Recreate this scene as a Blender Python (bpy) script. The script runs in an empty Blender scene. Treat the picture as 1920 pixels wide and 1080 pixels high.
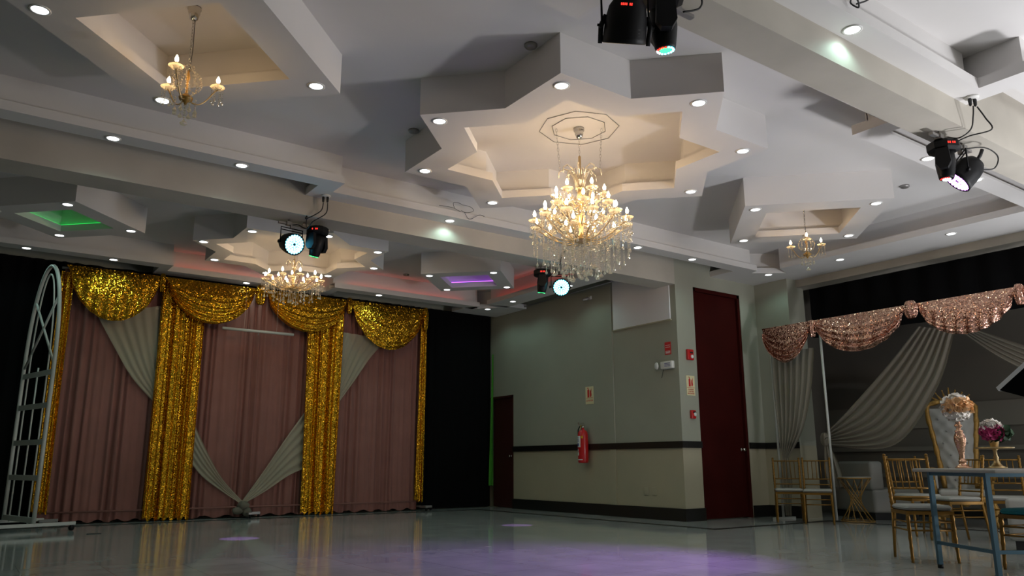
import bpy, math, random
from mathutils import Vector, Matrix
random.seed(7)
PI = math.pi
C = bpy.context.scene.collection
sc = bpy.context.scene

# ------------------------------------------------------------ camera
YAW, PITCH, ROLL, HCAM = math.radians(54.476), math.radians(12.780), math.radians(-0.095), 0.85
fw = Vector((math.cos(PITCH)*math.cos(YAW), math.cos(PITCH)*math.sin(YAW), math.sin(PITCH)))
rt = Vector((math.sin(YAW), -math.cos(YAW), 0)); up = rt.cross(fw)
cr, sr = math.cos(ROLL), math.sin(ROLL)
rt, up = cr*rt+sr*up, -sr*rt+cr*up
cam = bpy.data.cameras.new('camera'); cam_o = bpy.data.objects.new('camera', cam); C.objects.link(cam_o)
cam.sensor_width = 36; cam.lens = 1453.07/1920*36; cam.clip_start = 0.05; cam.clip_end = 100
m = Matrix.Identity(4)
for i in range(3):
    m[i][0], m[i][1], m[i][2] = rt[i], up[i], -fw[i]
m[2][3] = HCAM
cam_o.matrix_world = m
sc.camera = cam_o

# ------------------------------------------------------------ world, exposure
w = bpy.data.worlds.new('world'); sc.world = w; w.use_nodes = True
w.node_tree.nodes['Background'].inputs[0].default_value = (.8, .85, 1, 1)
w.node_tree.nodes['Background'].inputs[1].default_value = 0.0
sc.view_settings.view_transform = 'Standard'; sc.view_settings.look = 'None'
sc.view_settings.gamma = 1; sc.view_settings.exposure = -0.12; sc.view_settings.use_curve_mapping = False
sc.cycles.use_denoising = True
sc.cycles.max_bounces = 8; sc.cycles.transparent_max_bounces = 16
sc.cycles.sample_clamp_indirect = 4.0
sc.cycles.caustics_reflective = False; sc.cycles.caustics_refractive = False

# light levels
DOWN_W = 7.5; BULB_L = 120; SMALL_BULB_L = 150

def aim(o, d):
    o.rotation_euler = Vector(d).to_track_quat('-Z', 'Y').to_euler()
def spot(name, loc, d, watt, col, angle, blend, radius, parent=None):
    l = bpy.data.lights.new(name, 'SPOT'); l.energy = watt; l.color = col
    l.spot_size = math.radians(angle); l.spot_blend = blend; l.shadow_soft_size = radius
    o = bpy.data.objects.new(name, l); C.objects.link(o); o.location = loc; aim(o, d)
    if parent: o.parent = parent
    return o

SB_P = Vector((5.73, 1.95, 1.48)); SB_N = Vector((.17, .50, .85)).normalized()
FL_P = Vector((8.7, .15, .34)); FL_N = Vector((-.22, .30, .93)).normalized()   # unseen lamp added to wash the ceiling, right of the frame
# fill lights tilted up at two added windows, behind and beside the camera
def area_fill(name, loc, n, sx, sy, watt, col, spread=150):
    l = bpy.data.lights.new(name, 'AREA'); l.shape = 'RECTANGLE'; l.size = sx; l.size_y = sy
    l.energy = watt; l.color = col; l.spread = math.radians(spread)
    o = bpy.data.objects.new(name, l); C.objects.link(o); o.location = loc
    o.rotation_euler = (-Vector(n)).to_track_quat('Z', 'Y').to_euler(); return o
area_fill('ceiling_fill_light', FL_P+FL_N*.03, FL_N, .55, .40, 185, (.96, .96, 1), 170)
area_fill('near_window_fill', (9.0, -2.2, 1.15), (-.28, .46, .84), 2.4, 1.4, 150, (.94, .95, 1), 125)
area_fill('side_window_fill', (13.0, 1.6, 1.2), (-.62, .12, .78), 1.6, 1.2, 70, (.94, .96, 1), 130)

# ------------------------------------------------------------ materials
def s2l(c):
    return tuple(((x/255)/12.92 if x/255 <= .04045 else ((x/255+.055)/1.055)**2.4) for x in c)
def newmat(n):
    mt = bpy.data.materials.new(n); mt.use_nodes = True
    return mt, mt.node_tree.nodes, mt.node_tree.links, mt.node_tree.nodes['Principled BSDF']
def mat(n, col, rough=.6, metal=0, var=0, vscale=6, bump=0, bscale=40, coat=0, spec=.5, emit=None, es=0):
    mt, N, L, b = newmat(n)
    b.inputs['Base Color'].default_value = (*col, 1); b.inputs['Roughness'].default_value = rough
    b.inputs['Metallic'].default_value = metal; b.inputs['Coat Weight'].default_value = coat
    b.inputs['Coat Roughness'].default_value = .08; b.inputs['Specular IOR Level'].default_value = spec
    tc = N.new('ShaderNodeTexCoord')
    if var:
        nz = N.new('ShaderNodeTexNoise'); nz.inputs['Scale'].default_value = vscale; nz.inputs['Detail'].default_value = 5
        L.new(tc.outputs['Object'], nz.inputs['Vector'])
        mr = N.new('ShaderNodeMapRange'); mr.inputs[1].default_value = .3; mr.inputs[2].default_value = .7
        mr.inputs[3].default_value = 1-var; mr.inputs[4].default_value = 1+var
        L.new(nz.outputs['Fac'], mr.inputs[0])
        mx = N.new('ShaderNodeVectorMath'); mx.operation = 'SCALE'; mx.inputs[0].default_value = col
        L.new(mr.outputs[0], mx.inputs['Scale']); L.new(mx.outputs[0], b.inputs['Base Color'])
    if bump:
        nb = N.new('ShaderNodeTexNoise'); nb.inputs['Scale'].default_value = bscale
        L.new(tc.outputs['Object'], nb.inputs['Vector'])
        bp = N.new('ShaderNodeBump'); bp.inputs['Strength'].default_value = bump; bp.inputs['Distance'].default_value = .01
        L.new(nb.outputs['Fac'], bp.inputs['Height']); L.new(bp.outputs[0], b.inputs['Normal'])
    if emit:
        b.inputs['Emission Color'].default_value = (*emit, 1); b.inputs['Emission Strength'].default_value = es
    return mt
def emis(n, col, s):
    mt, N, L, b = newmat(n); N.remove(b)
    e = N.new('ShaderNodeEmission'); e.inputs[0].default_value = (*col, 1); e.inputs[1].default_value = s
    L.new(e.outputs[0], N['Material Output'].inputs[0]); return mt
def sequin(n, col, col2, scale=85, amt=.55, rough=.28):
    mt, N, L, b = newmat(n)
    tc = N.new('ShaderNodeTexCoord'); v = N.new('ShaderNodeTexVoronoi'); v.inputs['Scale'].default_value = scale
    L.new(tc.outputs['Object'], v.inputs['Vector'])
    g = N.new('ShaderNodeNewGeometry')
    s = N.new('ShaderNodeVectorMath'); s.operation = 'SUBTRACT'; s.inputs[1].default_value = (.5, .5, .5)
    L.new(v.outputs['Color'], s.inputs[0])
    k = N.new('ShaderNodeVectorMath'); k.operation = 'SCALE'; k.inputs['Scale'].default_value = amt*2
    L.new(s.outputs[0], k.inputs[0])
    a = N.new('ShaderNodeVectorMath'); a.operation = 'ADD'; L.new(g.outputs['Normal'], a.inputs[0]); L.new(k.outputs[0], a.inputs[1])
    nn = N.new('ShaderNodeVectorMath'); nn.operation = 'NORMALIZE'; L.new(a.outputs[0], nn.inputs[0])
    L.new(nn.outputs[0], b.inputs['Normal'])
    mx = N.new('ShaderNodeMix'); mx.data_type = 'RGBA'
    mx.inputs['A'].default_value = (*col, 1); mx.inputs['B'].default_value = (*col2, 1)
    sp = N.new('ShaderNodeSeparateColor'); L.new(v.outputs['Color'], sp.inputs[0]); L.new(sp.outputs[0], mx.inputs['Factor'])
    L.new(mx.outputs['Result'], b.inputs['Base Color'])
    b.inputs['Metallic'].default_value = 1; b.inputs['Roughness'].default_value = rough
    return mt
def crystal(n, tint):
    mt, N, L, b = newmat(n); N.remove(b)
    t = N.new('ShaderNodeBsdfTransparent'); t.inputs[0].default_value = (*tint, 1)
    g = N.new('ShaderNodeBsdfGlossy'); g.inputs['Roughness'].default_value = .12; g.inputs[0].default_value = (1, .95, .86, 1)
    d = N.new('ShaderNodeBsdfTranslucent'); d.inputs[0].default_value = (1, .93, .80, 1)
    m1 = N.new('ShaderNodeMixShader'); m1.inputs[0].default_value = .60
    m2 = N.new('ShaderNodeMixShader'); m2.inputs[0].default_value = .62
    L.new(g.outputs[0], m1.inputs[1]); L.new(d.outputs[0], m1.inputs[2])
    L.new(t.outputs[0], m2.inputs[1]); L.new(m1.outputs[0], m2.inputs[2])
    L.new(m2.outputs[0], N['Material Output'].inputs[0]); return mt
def sheer(n, col, op):
    mt, N, L, b = newmat(n)
    b.inputs['Base Color'].default_value = (*col, 1); b.inputs['Roughness'].default_value = .9
    t = N.new('ShaderNodeBsdfTransparent'); mx = N.new('ShaderNodeMixShader'); mx.inputs[0].default_value = op
    L.new(t.outputs[0], mx.inputs[1]); L.new(b.outputs[0], mx.inputs[2]); L.new(mx.outputs[0], N['Material Output'].inputs[0])
    return mt

M = dict(
    ceil=mat('ceiling_white_paint', (.66, .64, .625), .75, var=.03, vscale=1.2),
    beam=mat('beam_cream_paint', (.47, .435, .375), .75, var=.10, vscale=1.6, bump=.05, bscale=8),
    wallc=mat('wall_olive_cream_paint', (.35, .35, .285), .7, var=.04, vscale=1.5, bump=.04, bscale=30),
    alcove=mat('alcove_grey_paint', (.13, .115, .095), .8, var=.06, vscale=1.1),
    alcove2=mat('alcove_light_band_paint', (.19, .17, .14), .8),
    black=mat('black_drape_cloth', (.004, .004, .0045), .95, spec=.1),
    blackb=mat('black_glazed_tile', (.010, .009, .008), .35),
    door=mat('dark_red_lacquer', (.042, .0035, .0025), .8, spec=.1, var=.15, vscale=2),
    door2=mat('dark_maroon_paint', (.045, .008, .006), .5),
    chrome=mat('polished_chrome', (.7, .68, .64), .15, 1),
    gold=mat('brushed_gold_metal', (.62, .46, .24), .4, 1),
    goldp=mat('gold_chair_lacquer', (.21, .105, .014), .35, .5, var=.1, vscale=20),
    goldd=mat('carved_gilded_wood', (.36, .20, .045), .4, .4, var=.25, vscale=25, bump=.5, bscale=60),
    rose=mat('rose_gold_metal', (.75, .45, .30), .2, 1, bump=.6, bscale=90),
    fix=mat('black_fixture_plastic', (.005, .005, .006), .5, spec=.25),
    fixh=mat('grey_steel', (.30, .29, .28), .4, .6),
    cable=mat('black_rubber_cable', (.012, .012, .012), .6),
    pink=mat('dusty_pink_voile', (.29, .125, .105), .9, var=.08, vscale=3),
    white=mat('white_painted_steel', (.55, .55, .52), .4),
    pvc=mat('white_fabric_leatherette', (.33, .32, .295), .5, bump=.05, bscale=30),
    panel=mat('white_wall_panel_board', (.80, .79, .82), .6),
    plastic=mat('white_plastic', (.72, .71, .68), .5),
    red=mat('red_fire_paint', (.55, .010, .012), .3, coat=.4),
    redp=mat('red_sign_print', (.62, .02, .02), .5),
    cream=mat('cream_sign_board', (.75, .68, .42), .5),
    label=mat('white_paper_label', (.75, .75, .74), .6),
    blue=mat('blue_print', (.10, .11, .35), .6),
    green=mat('green_cloth', (.06, .30, .02), .8),
    greensign=mat('pale_green_sign_board', (.35, .42, .22), .6),
    dark=mat('black_print', (.01, .01, .01), .6),
    yellow=mat('yellow_plastic', (.7, .45, .02), .5),
    seq=sequin('gold_sequin_cloth', (.90, .50, .035), (.42, .19, .006), 85, .40, .24),
    seqp=sequin('rose_gold_sequin_cloth', (.80, .47, .36), (.45, .22, .16), 75, .38, .26),
    crys=crystal('faceted_crystal', (.93, .90, .84)),
    flame=emis('warm_bulb_glow', (1, .70, .40), BULB_L),
    flame2=emis('warm_small_bulb_glow', (1, .66, .33), SMALL_BULB_L),
    disc=emis('cool_downlight_glow', (.90, .97, 1), 9),
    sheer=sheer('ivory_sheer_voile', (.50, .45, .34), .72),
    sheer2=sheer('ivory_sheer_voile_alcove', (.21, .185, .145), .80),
    border=mat('dark_marble_inlay', (.020, .018, .016), .45, spec=.2),
    tabletop=mat('pale_grey_table_top', (.30, .28, .25), .4),
    tableleg=mat('blue_grey_steel', (.05, .11, .15), .4, .4),
    petalw=mat('cream_petal', (.80, .76, .70), .7),
    petalo=mat('peach_petal', (.78, .48, .24), .7),
    petalp=mat('magenta_petal', (.60, .06, .22), .7),
    leaf=mat('dark_green_leaf', (.02, .06, .02), .6),
    silver=mat('silver_softbox_rim', (.62, .62, .62), .45, .3),
    cyanled=emis('cyan_led', (.10, .80, 1), 14),
    blueled=emis('sky_blue_led', (.12, .66, 1), 12),
    purpled=emis('violet_led', (.62, .20, 1), 9),
    redled=emis('red_display', (1, .03, .02), 3),
    greenled=emis('green_led', (.05, 1, .25), 3),
    whiteled=emis('white_led', (.8, .9, 1), 4),
    redstrip=emis('red_strip_led', (1, .10, .07), 3.5),
    greenstrip=emis('green_strip_led', (.02, 1, .12), 2.2),
    purplestrip=emis('purple_strip_led', (.45, .10, 1), 4.0),
    diffuser=mat('softbox_diffuser', (.75, .75, .73), .8),
)
def two_tone():
    mt = M['wallc']; N, L = mt.node_tree.nodes, mt.node_tree.links; b = N['Principled BSDF']
    src = b.inputs['Base Color'].links[0].from_socket
    tc = N.new('ShaderNodeTexCoord'); sp = N.new('ShaderNodeSeparateXYZ'); L.new(tc.outputs['Object'], sp.inputs[0])
    gt = N.new('ShaderNodeMath'); gt.operation = 'LESS_THAN'; gt.inputs[1].default_value = 1.13; L.new(sp.outputs[2], gt.inputs[0])
    mx = N.new('ShaderNodeMix'); mx.data_type = 'RGBA'; mx.blend_type = 'MULTIPLY'; L.new(gt.outputs[0], mx.inputs['Factor'])
    L.new(src, mx.inputs['A']); mx.inputs['B'].default_value = (1.16, 1.04, .92, 1); L.new(mx.outputs['Result'], b.inputs['Base Color'])
two_tone()
# polished floor tiles
def floor_mat():
    mt, N, L, b = newmat('polished_porcelain_tile')
    tc = N.new('ShaderNodeTexCoord'); mp = N.new('ShaderNodeMapping'); mp.inputs['Rotation'].default_value = (0, 0, 0)
    L.new(tc.outputs['Object'], mp.inputs['Vector'])
    br = N.new('ShaderNodeTexBrick'); br.offset = 0; br.inputs['Scale'].default_value = 1
    br.inputs['Color1'].default_value = (.40, .405, .385, 1); br.inputs['Color2'].default_value = (.44, .44, .42, 1)
    br.inputs['Mortar'].default_value = (.27, .27, .25, 1); br.inputs['Mortar Size'].default_value = .004
    br.inputs['Brick Width'].default_value = .6; br.inputs['Row Height'].default_value = .6
    L.new(mp.outputs[0], br.inputs['Vector'])
    nz = N.new('ShaderNodeTexNoise'); nz.inputs['Scale'].default_value = 2.5; nz.inputs['Detail'].default_value = 8
    L.new(tc.outputs['Object'], nz.inputs['Vector'])
    mr = N.new('ShaderNodeMapRange'); mr.inputs[1].default_value = .35; mr.inputs[2].default_value = .65; mr.inputs[3].default_value = .9; mr.inputs[4].default_value = 1.08
    L.new(nz.outputs['Fac'], mr.inputs[0])
    vm = N.new('ShaderNodeVectorMath'); vm.operation = 'SCALE'; L.new(br.outputs['Color'], vm.inputs[0]); L.new(mr.outputs[0], vm.inputs['Scale'])
    L.new(vm.outputs[0], b.inputs['Base Color'])
    r2 = N.new('ShaderNodeMapRange'); r2.inputs[1].default_value = .3; r2.inputs[2].default_value = .7; r2.inputs[3].default_value = .06; r2.inputs[4].default_value = .11
    L.new(nz.outputs['Fac'], r2.inputs[0]); L.new(r2.outputs[0], b.inputs['Roughness'])
    b.inputs['Specular IOR Level'].default_value = .55
    return mt
M['floor'] = floor_mat()
M['cyan_tint'] = mat('cyan_tinted_seat', (.02, .26, .32), .6)  # tint of the cyan stage light put into the seat colour
M['pane'] = emis('fill_pane_glow', (.9, .96, 1), 3)  # glow for the added windows and the added floor lamp

# ------------------------------------------------------------ mesh helpers
class MB:
    def __init__(s): s.v = []; s.f = []; s.sm = []
    def add(s, v, f, smooth=False):
        n = len(s.v); s.v += [tuple(p) for p in v]; s.f += [tuple(i+n for i in q) for q in f]; s.sm += [smooth]*len(f); return s
    def box(s, a, b):
        (x0, y0, z0), (x1, y1, z1) = a, b
        return s.add([(x0,y0,z0),(x1,y0,z0),(x1,y1,z0),(x0,y1,z0),(x0,y0,z1),(x1,y0,z1),(x1,y1,z1),(x0,y1,z1)],
                     [(0,3,2,1),(4,5,6,7),(0,1,5,4),(1,2,6,5),(2,3,7,6),(3,0,4,7)])
    def rbox(s, a, b, r=.02, seg=3):   # box with rounded edges (superellipse-like layers)
        (x0, y0, z0), (x1, y1, z1) = a, b
        def ring(ins, z):
            out = []
            for cx, cy, a0 in ((x1-r, y1-r, 0), (x0+r, y1-r, 90), (x0+r, y0+r, 180), (x1-r, y0+r, 270)):
                for k in range(seg+1):
                    t = math.radians(a0+90*k/seg); out.append((cx+(r-ins)*math.cos(t), cy+(r-ins)*math.sin(t), z))
            return out
        rings = []
        for k in range(seg+1):
            t = PI/2*k/seg; rings.append(ring(r*(1-math.sin(t)), z0+r*(1-math.cos(t))))
        for k in range(seg+1):
            t = PI/2*(1-k/seg); rings.append(ring(r*(1-math.sin(t)), z1-r*(1-math.cos(t))))
        n = len(rings[0]); v = [p for q in rings for p in q]; f = []
        for i in range(len(rings)-1):
            for j in range(n):
                f.append((i*n+j, i*n+(j+1) % n, (i+1)*n+(j+1) % n, (i+1)*n+j))
        f.append(tuple(range(n-1, -1, -1))); f.append(tuple(range((len(rings)-1)*n, len(rings)*n)))
        return s.add(v, f, True)
    def tube(s, pts, r, n=8, cap=True):
        pts = [Vector(p) for p in pts]
        rs = r if isinstance(r, (list, tuple)) else [r]*len(pts)
        v = []; f = []; u = None
        for i, p in enumerate(pts):
            t = (pts[min(i+1, len(pts)-1)]-pts[max(i-1, 0)]).normalized()
            if u is None:
                u = t.orthogonal().normalized()
            u = (u-t*u.dot(t)).normalized(); wv = t.cross(u)
            for k in range(n):
                a = 2*PI*k/n; v.append(p+(u*math.cos(a)+wv*math.sin(a))*rs[i])
        for i in range(len(pts)-1):
            for k in range(n):
                f.append((i*n+k, i*n+(k+1) % n, (i+1)*n+(k+1) % n, (i+1)*n+k))
        if cap:
            f.append(tuple(range(n-1, -1, -1))); f.append(tuple(range((len(pts)-1)*n, len(pts)*n)))
        return s.add(v, f, True)
    def lathe(s, prof, n=24, c=(0, 0, 0), axis=None, smooth=True, a0=0):
        # prof: list (r, z) along axis
        c = Vector(c); ax = Vector(axis or (0, 0, 1)).normalized(); u = ax.orthogonal().normalized() if axis else Vector((1, 0, 0)); wv = ax.cross(u)
        v = []; f = []
        for r, z in prof:
            for k in range(n):
                a = 2*PI*k/n+a0; v.append(c+ax*z+(u*math.cos(a)+wv*math.sin(a))*r)
        for i in range(len(prof)-1):
            for k in range(n):
                f.append((i*n+k, i*n+(k+1) % n, (i+1)*n+(k+1) % n, (i+1)*n+k))
        f.append(tuple(range(n-1, -1, -1))); f.append(tuple(range((len(prof)-1)*n, len(prof)*n)))
        return s.add(v, f, smooth)
    def grid(s, fn, nu, nv, smooth=True):
        v = [fn(i/nu, j/nv) for j in range(nv+1) for i in range(nu+1)]
        f = [(j*(nu+1)+i, j*(nu+1)+i+1, (j+1)*(nu+1)+i+1, (j+1)*(nu+1)+i) for j in range(nv) for i in range(nu)]
        return s.add(v, f, smooth)
    def prism(s, poly, z0, z1):
        n = len(poly)
        return s.add([(x, y, z0) for x, y in poly]+[(x, y, z1) for x, y in poly],
                     [tuple(range(n-1, -1, -1)), tuple(range(n, 2*n))]+[(i, (i+1) % n, (i+1) % n+n, i+n) for i in range(n)])
    def bead(s, c, r, h=None):   # faceted bead
        h = h or r; x, y, z = c
        v = [(x, y, z+h)]+[(x+r*math.cos(k*PI/3), y+r*math.sin(k*PI/3), z) for k in range(6)]+[(x, y, z-h)]
        f = [(0, 1+k, 1+(k+1) % 6) for k in range(6)]+[(7, 1+(k+1) % 6, 1+k) for k in range(6)]
        return s.add(v, f)
    def drop(s, c, r, h):   # pear-shaped pendant hanging from c
        x, y, z = c; n = 8; prof = [(.12*r, 0), (.35*r, -.35*h), (.85*r, -.6*h), (r, -.75*h), (.7*r, -.93*h), (.1*r, -h)]
        return s.lathe(prof, n, c, smooth=False)
    def build(s, name, mt, parent=None, kind=None, loc=None):
        me = bpy.data.meshes.new(name); me.from_pydata(s.v, [], s.f); me.update()
        me.polygons.foreach_set('use_smooth', s.sm)
        me.materials.append(M[mt] if isinstance(mt, str) else mt)
        o = bpy.data.objects.new(name, me); C.objects.link(o)
        if parent: o.parent = parent
        if kind: o['kind'] = kind
        if loc: o.location = loc
        return o
def tag(o, label, cat, group=None):
    o['label'] = label; o['category'] = cat
    if group: o['group'] = group
    return o
def thing(name, label, cat, loc=(0, 0, 0), rz=0, group=None):
    o = bpy.data.objects.new(name, None); C.objects.link(o); o.location = loc; o.rotation_euler = (0, 0, rz)
    o.empty_display_size = .1
    return tag(o, label, cat, group)
def kids(o): return [c for c in bpy.data.objects if c.parent == o]
def dup(o, label, loc, rz=None, group=None):
    def cp(src, par):
        c = src.copy(); C.objects.link(c); c.parent = par
        for ch in kids_map.get(src, []): cp(ch, c)
        return c
    kids_map = {}
    for c in list(bpy.data.objects):
        if c.parent: kids_map.setdefault(c.parent, []).append(c)
    r = cp(o, None); r.location = loc; r['label'] = label
    if rz is not None: r.rotation_euler = (0, 0, rz)
    if group: r['group'] = group
    return r

# ------------------------------------------------------------ room shell
S, T, ZB = 3.89, 4.25, 3.65
C1, YB1, YF, XE = 9.14, 8.32, 13.55, 13.2
def struct(name, mb, mt, label=None):
    o = mb.build(name, mt, kind='structure')
    if label: o['label'] = label
    return o
struct('floor', MB().box((-4, -4, -.1), (XE+.3, 14, 0)), 'floor')
bd = MB()
for a, b in (((-3, 12.78), (8.47, 12.92)), ((8.33, 7.08), (8.47, 12.78)), ((8.47, 7.08), (11.07, 7.22)), ((10.93, -3), (11.07, 7.08))):
    bd.box((a[0], a[1], 0), (b[0], b[1], .0015))
struct('trim_1', bd, 'border')
struct('ceiling', MB().box((-4, -4, T), (XE+.3, 14, T+.2)), 'ceil')
struct('wall_left', MB().box((-4, -4, 0), (-3.8, 14, T)), 'wallc')
struct('wall_near', MB().box((-4, -2.6, 0), (XE, -2.4, T)), 'wallc')
struct('wall_back', MB().box((-4, YF+.15, 0), (C1+.2, YF+.35, T)), 'wallc')
# side wall of the far bay, its opening for the small door is at its far end
struct('wall_side', MB().box((C1, YB1+.2, 0), (C1+.2, 12.76, T)).box((C1, 12.76, 2.2), (C1+.2, YF+.2, T)).box((C1+.15, 12.76, 0), (C1+.2, YF+.2, 2.2)), 'wallc')
# wall with the tall red door
struct('wall_door', MB().box((C1, YB1, 0), (9.56, YB1+.2, T)).box((9.56, YB1, 3.66), (10.73, YB1+.2, T)).box((10.73, YB1, 0), (11.15, YB1+.2, T))
       .box((11.15, 7.66, 0), (11.6, YB1+.2, T)).box((9.56, YB1+.15, 0), (10.73, YB1+.2, 3.66)), 'wallc')
struct('wall_alcove', MB().box((XE, -4, 0), (XE+.2, 9, T)).box((11.6, 8.4, 0), (XE, 8.6, T)), 'alcove')
for nm, ax, c in (('fill_window_1', 'y', (9.0, -2.4, 1.4)), ('fill_window_2', 'x', (XE, 1.6, 1.4))):  # unseen windows added to go with the upward fill lights
    t = bpy.data.objects.new(nm, None); C.objects.link(t); t.location = c; t['kind'] = 'structure'
    W2, H2 = (1.3, .9) if ax == 'y' else (1.0, .8)
    def bx(mb, u0, u1, v0, v1, d0, d1):
        return mb.box((u0, d0, v0), (u1, d1, v1)) if ax == 'y' else mb.box((-d1, u0, v0), (-d0, u1, v1))
    fm = MB(); bx(fm, -W2, -W2+.07, -H2, H2, 0, .06); bx(fm, W2-.07, W2, -H2, H2, 0, .06); bx(fm, -W2+.07, W2-.07, -H2, -H2+.07, 0, .06); bx(fm, -W2+.07, W2-.07, H2-.07, H2, 0, .06); bx(fm, -.03, .03, -H2+.07, H2-.07, 0, .05)
    fm.build('fill_window_frame', 'white', t, 'structure'); pn = MB(); bx(pn, -W2+.07, W2-.07, -H2+.07, H2-.07, .01, .02); pn.build('pane', 'pane', t, 'structure')
struct('trim_2', MB().box((XE-.03, -4, 1.42), (XE, 8.4, 1.80)), 'alcove2')
struct('trim_3', MB().box((XE-.05, -4, 1.05), (XE, 8.4, 1.12)).box((XE-.05, -4, .62), (XE, 8.4, .68)), 'alcove2')
# beams
struct('trim_4', MB().box((-3.8, YB1, ZB), (C1, 8.72, T+.05)), 'beam')
struct('trim_5', MB().box((-3.8, 2.77, ZB), (11.4, 3.09, T+.05)), 'beam')
struct('trim_6', MB().box((11.4, -3.8, 3.765), (11.7, YB1, T+.05)), 'beam')
# pilaster and panel on the side wall
struct('trim_7', MB().box((C1-.022, 9.80, 0), (C1, 9.93, T)), 'wallc')
# dado band and baseboards
def band(name, z0, z1, d, mt):
    mb = MB()
    mb.box((C1-d, YB1-d, z0), (C1, 12.76, z1)); mb.box((C1, YB1-d, z0), (9.56, YB1, z1)); mb.box((10.73, YB1-d, z0), (11.15, YB1, z1))
    mb.box((11.15-d, 7.66, z0), (11.15, YB1, z1)) if d < .03 else mb.box((11.15-d, 7.66, z0), (11.15, YB1, z1))
    struct(name, mb, mt)
band('trim_8', 1.085, 1.185, .028, 'blackb')
band('baseboard_side', 0, .185, .03, 'blackb')
struct('baseboard_alcove', MB().box((XE-.06, -4, 0), (XE, 8.4, .15)), 'blackb')

# ---- ledges (cove trays) of the coffered ceiling: lip, soffit and set-back riser
def ledge(name, boxes, mt='ceil'):
    mb = MB()
    for (x0, y0, x1, y1, side) in boxes:
        # side: direction the lip faces: 's' -Y, 'n' +Y, 'w' -X
        e = .02; mb.box((x0+(e if side == 'w' else 0), y0+(e if side == 's' else 0), S), (x1-(e if side == 'e' else 0), y1-(e if side == 'n' else 0), S+.03))
        r = .09; rx0 = x0+(.1 if x0 in (6.62, 6.84, 5.20) else 0); rx1 = x1-(.1 if x1 in (3.22, 2.52) else 0)
        if side == 's': mb.box((x0, y0, S), (x1, y0+.02, S+.09)); mb.box((rx0, y0+r, S+.03), (rx1, y0+r+.02, T))
        if side == 'n': mb.box((x0, y1-.02, S), (x1, y1, S+.09)); mb.box((rx0, y1-r-.02, S+.03), (rx1, y1-r, T))
        if side == 'w': mb.box((x0, y0, S), (x0+.02, y1, S+.09)); mb.box((x0+r, y0, S+.03), (x0+r+.02, y1, T))
        if side == 'e': mb.box((x1-.02, y0, S), (x1, y1, S+.09)); mb.box((x1-r-.02, y0, S+.03), (x1-r, y1, T))
    return struct(name, mb, mt)
# main bay, far side
ledge('trim_9', [(-3.8, 7.70, 3.22, 7.93, 's'), (3.22, 8.04, 6.62, 8.32, 's'), (6.62, 7.60, 10.0, 7.84, 's')])
struct('trim_10', MB().box((3.0, 7.93, S), (3.22, 8.32, S+.09)).box((6.62, 7.84, S), (6.84, 8.32, S+.09))
       .box((3.10, 7.80, S+.09), (3.22, 8.32, T)).box((6.62, 7.70, S+.09), (6.74, 8.32, T)), 'ceil')
# corner by the column with its diagonal lip, and the ledge along the alcove
corner = MB().prism([(10.0, 7.84), (10.0, 7.60), (10.30, 7.60), (10.36, 7.76), (10.83, 7.43), (10.48, 7.30), (10.48, 7.0), (11.4, 7.0), (11.4, 8.32), (10.0, 8.32)], S, S+.09)
corner.prism([(10.42, 7.85), (10.90, 7.50), (10.92, 7.53), (10.44, 7.88)], S+.09, T)
corner.box((10.0, 7.69, S+.09), (10.26, 7.71, T)).prism([(10.25, 7.70), (10.42, 7.85), (10.42, 7.90), (10.22, 7.72)], S+.09, T)
corner.prism([(10.90, 7.50), (10.58, 7.36), (10.58, 7.33), (10.93, 7.50)], S+.09, T)
struct('trim_11', corner, 'ceil')
ledge('trim_12', [(10.48, 3.5, 11.4, 7.0, 'w')])
struct('trim_26', MB().box((10.57, 7.0, S+.09), (10.59, 7.36, T)), 'ceil')
# main bay, near side
ledge('trim_13', [(-3.8, 3.47, 3.22, 3.70, 'n'), (3.22, 3.09, 6.62, 3.36, 'n'), (6.62, 3.47, 10.7, 3.70, 'n')])
struct('trim_14', MB().box((3.0, 3.09, S), (3.22, 3.47, S+.09)).box((6.62, 3.09, S), (6.84, 3.47, S+.09))
       .box((3.0, 3.09, S+.09), (3.12, 3.61, T)).box((6.72, 3.09, S+.09), (6.84, 3.60, T)).box((6.617, 3.34, S-.002), (6.64, 3.702, S+.092)), 'ceil')
# near bay, far side
ledge('trim_15', [(-3.8, 2.16, 3.22, 2.39, 's'), (3.22, 2.56, 6.60, 2.77, 's'), (6.84, 2.16, 10.7, 2.39, 's')])
struct('trim_16', MB().box((3.0, 2.39, S), (3.22, 2.77, S+.09)).box((6.60, 2.16, S), (6.84, 2.77, S+.09))
       .box((3.0, 2.26, S+.09), (3.12, 2.77, T)).box((6.70, 2.25, S+.09), (6.84, 2.77, T)), 'ceil')
ledge('trim_17', [(10.48, -3.8, 11.4, 2.3, 'w')])
# far bay
ledge('trim_18', [(-3.8, 12.66, 2.52, 12.92, 's'), (2.52, 13.08, 5.20, 13.40, 's'), (5.20, 12.66, 8.25, 12.92, 's'), (8.25, 8.72, 8.72, 12.40, 'w')])
cb = MB().box((2.36, 12.92, S), (2.52, 13.40, S+.09)).box((5.20, 12.92, S), (5.36, 13.40, S+.09))
cb.prism([(8.05, 12.92), (8.20, 12.66), (8.30, 12.84), (8.62, 12.52), (8.25, 12.40), (8.72, 12.30), (9.14, 12.30), (9.14, 13.40), (8.05, 13.40)], S, S+.09)
cb.prism([(8.36, 12.92), (8.70, 12.58), (8.72, 12.60), (8.38, 12.95)], S+.09, T)
cb.box((2.42, 12.75, S+.09), (2.52, 13.40, T)).box((5.20, 12.75, S+.09), (5.30, 13.40, T))
struct('trim_19', cb, 'ceil')
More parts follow.
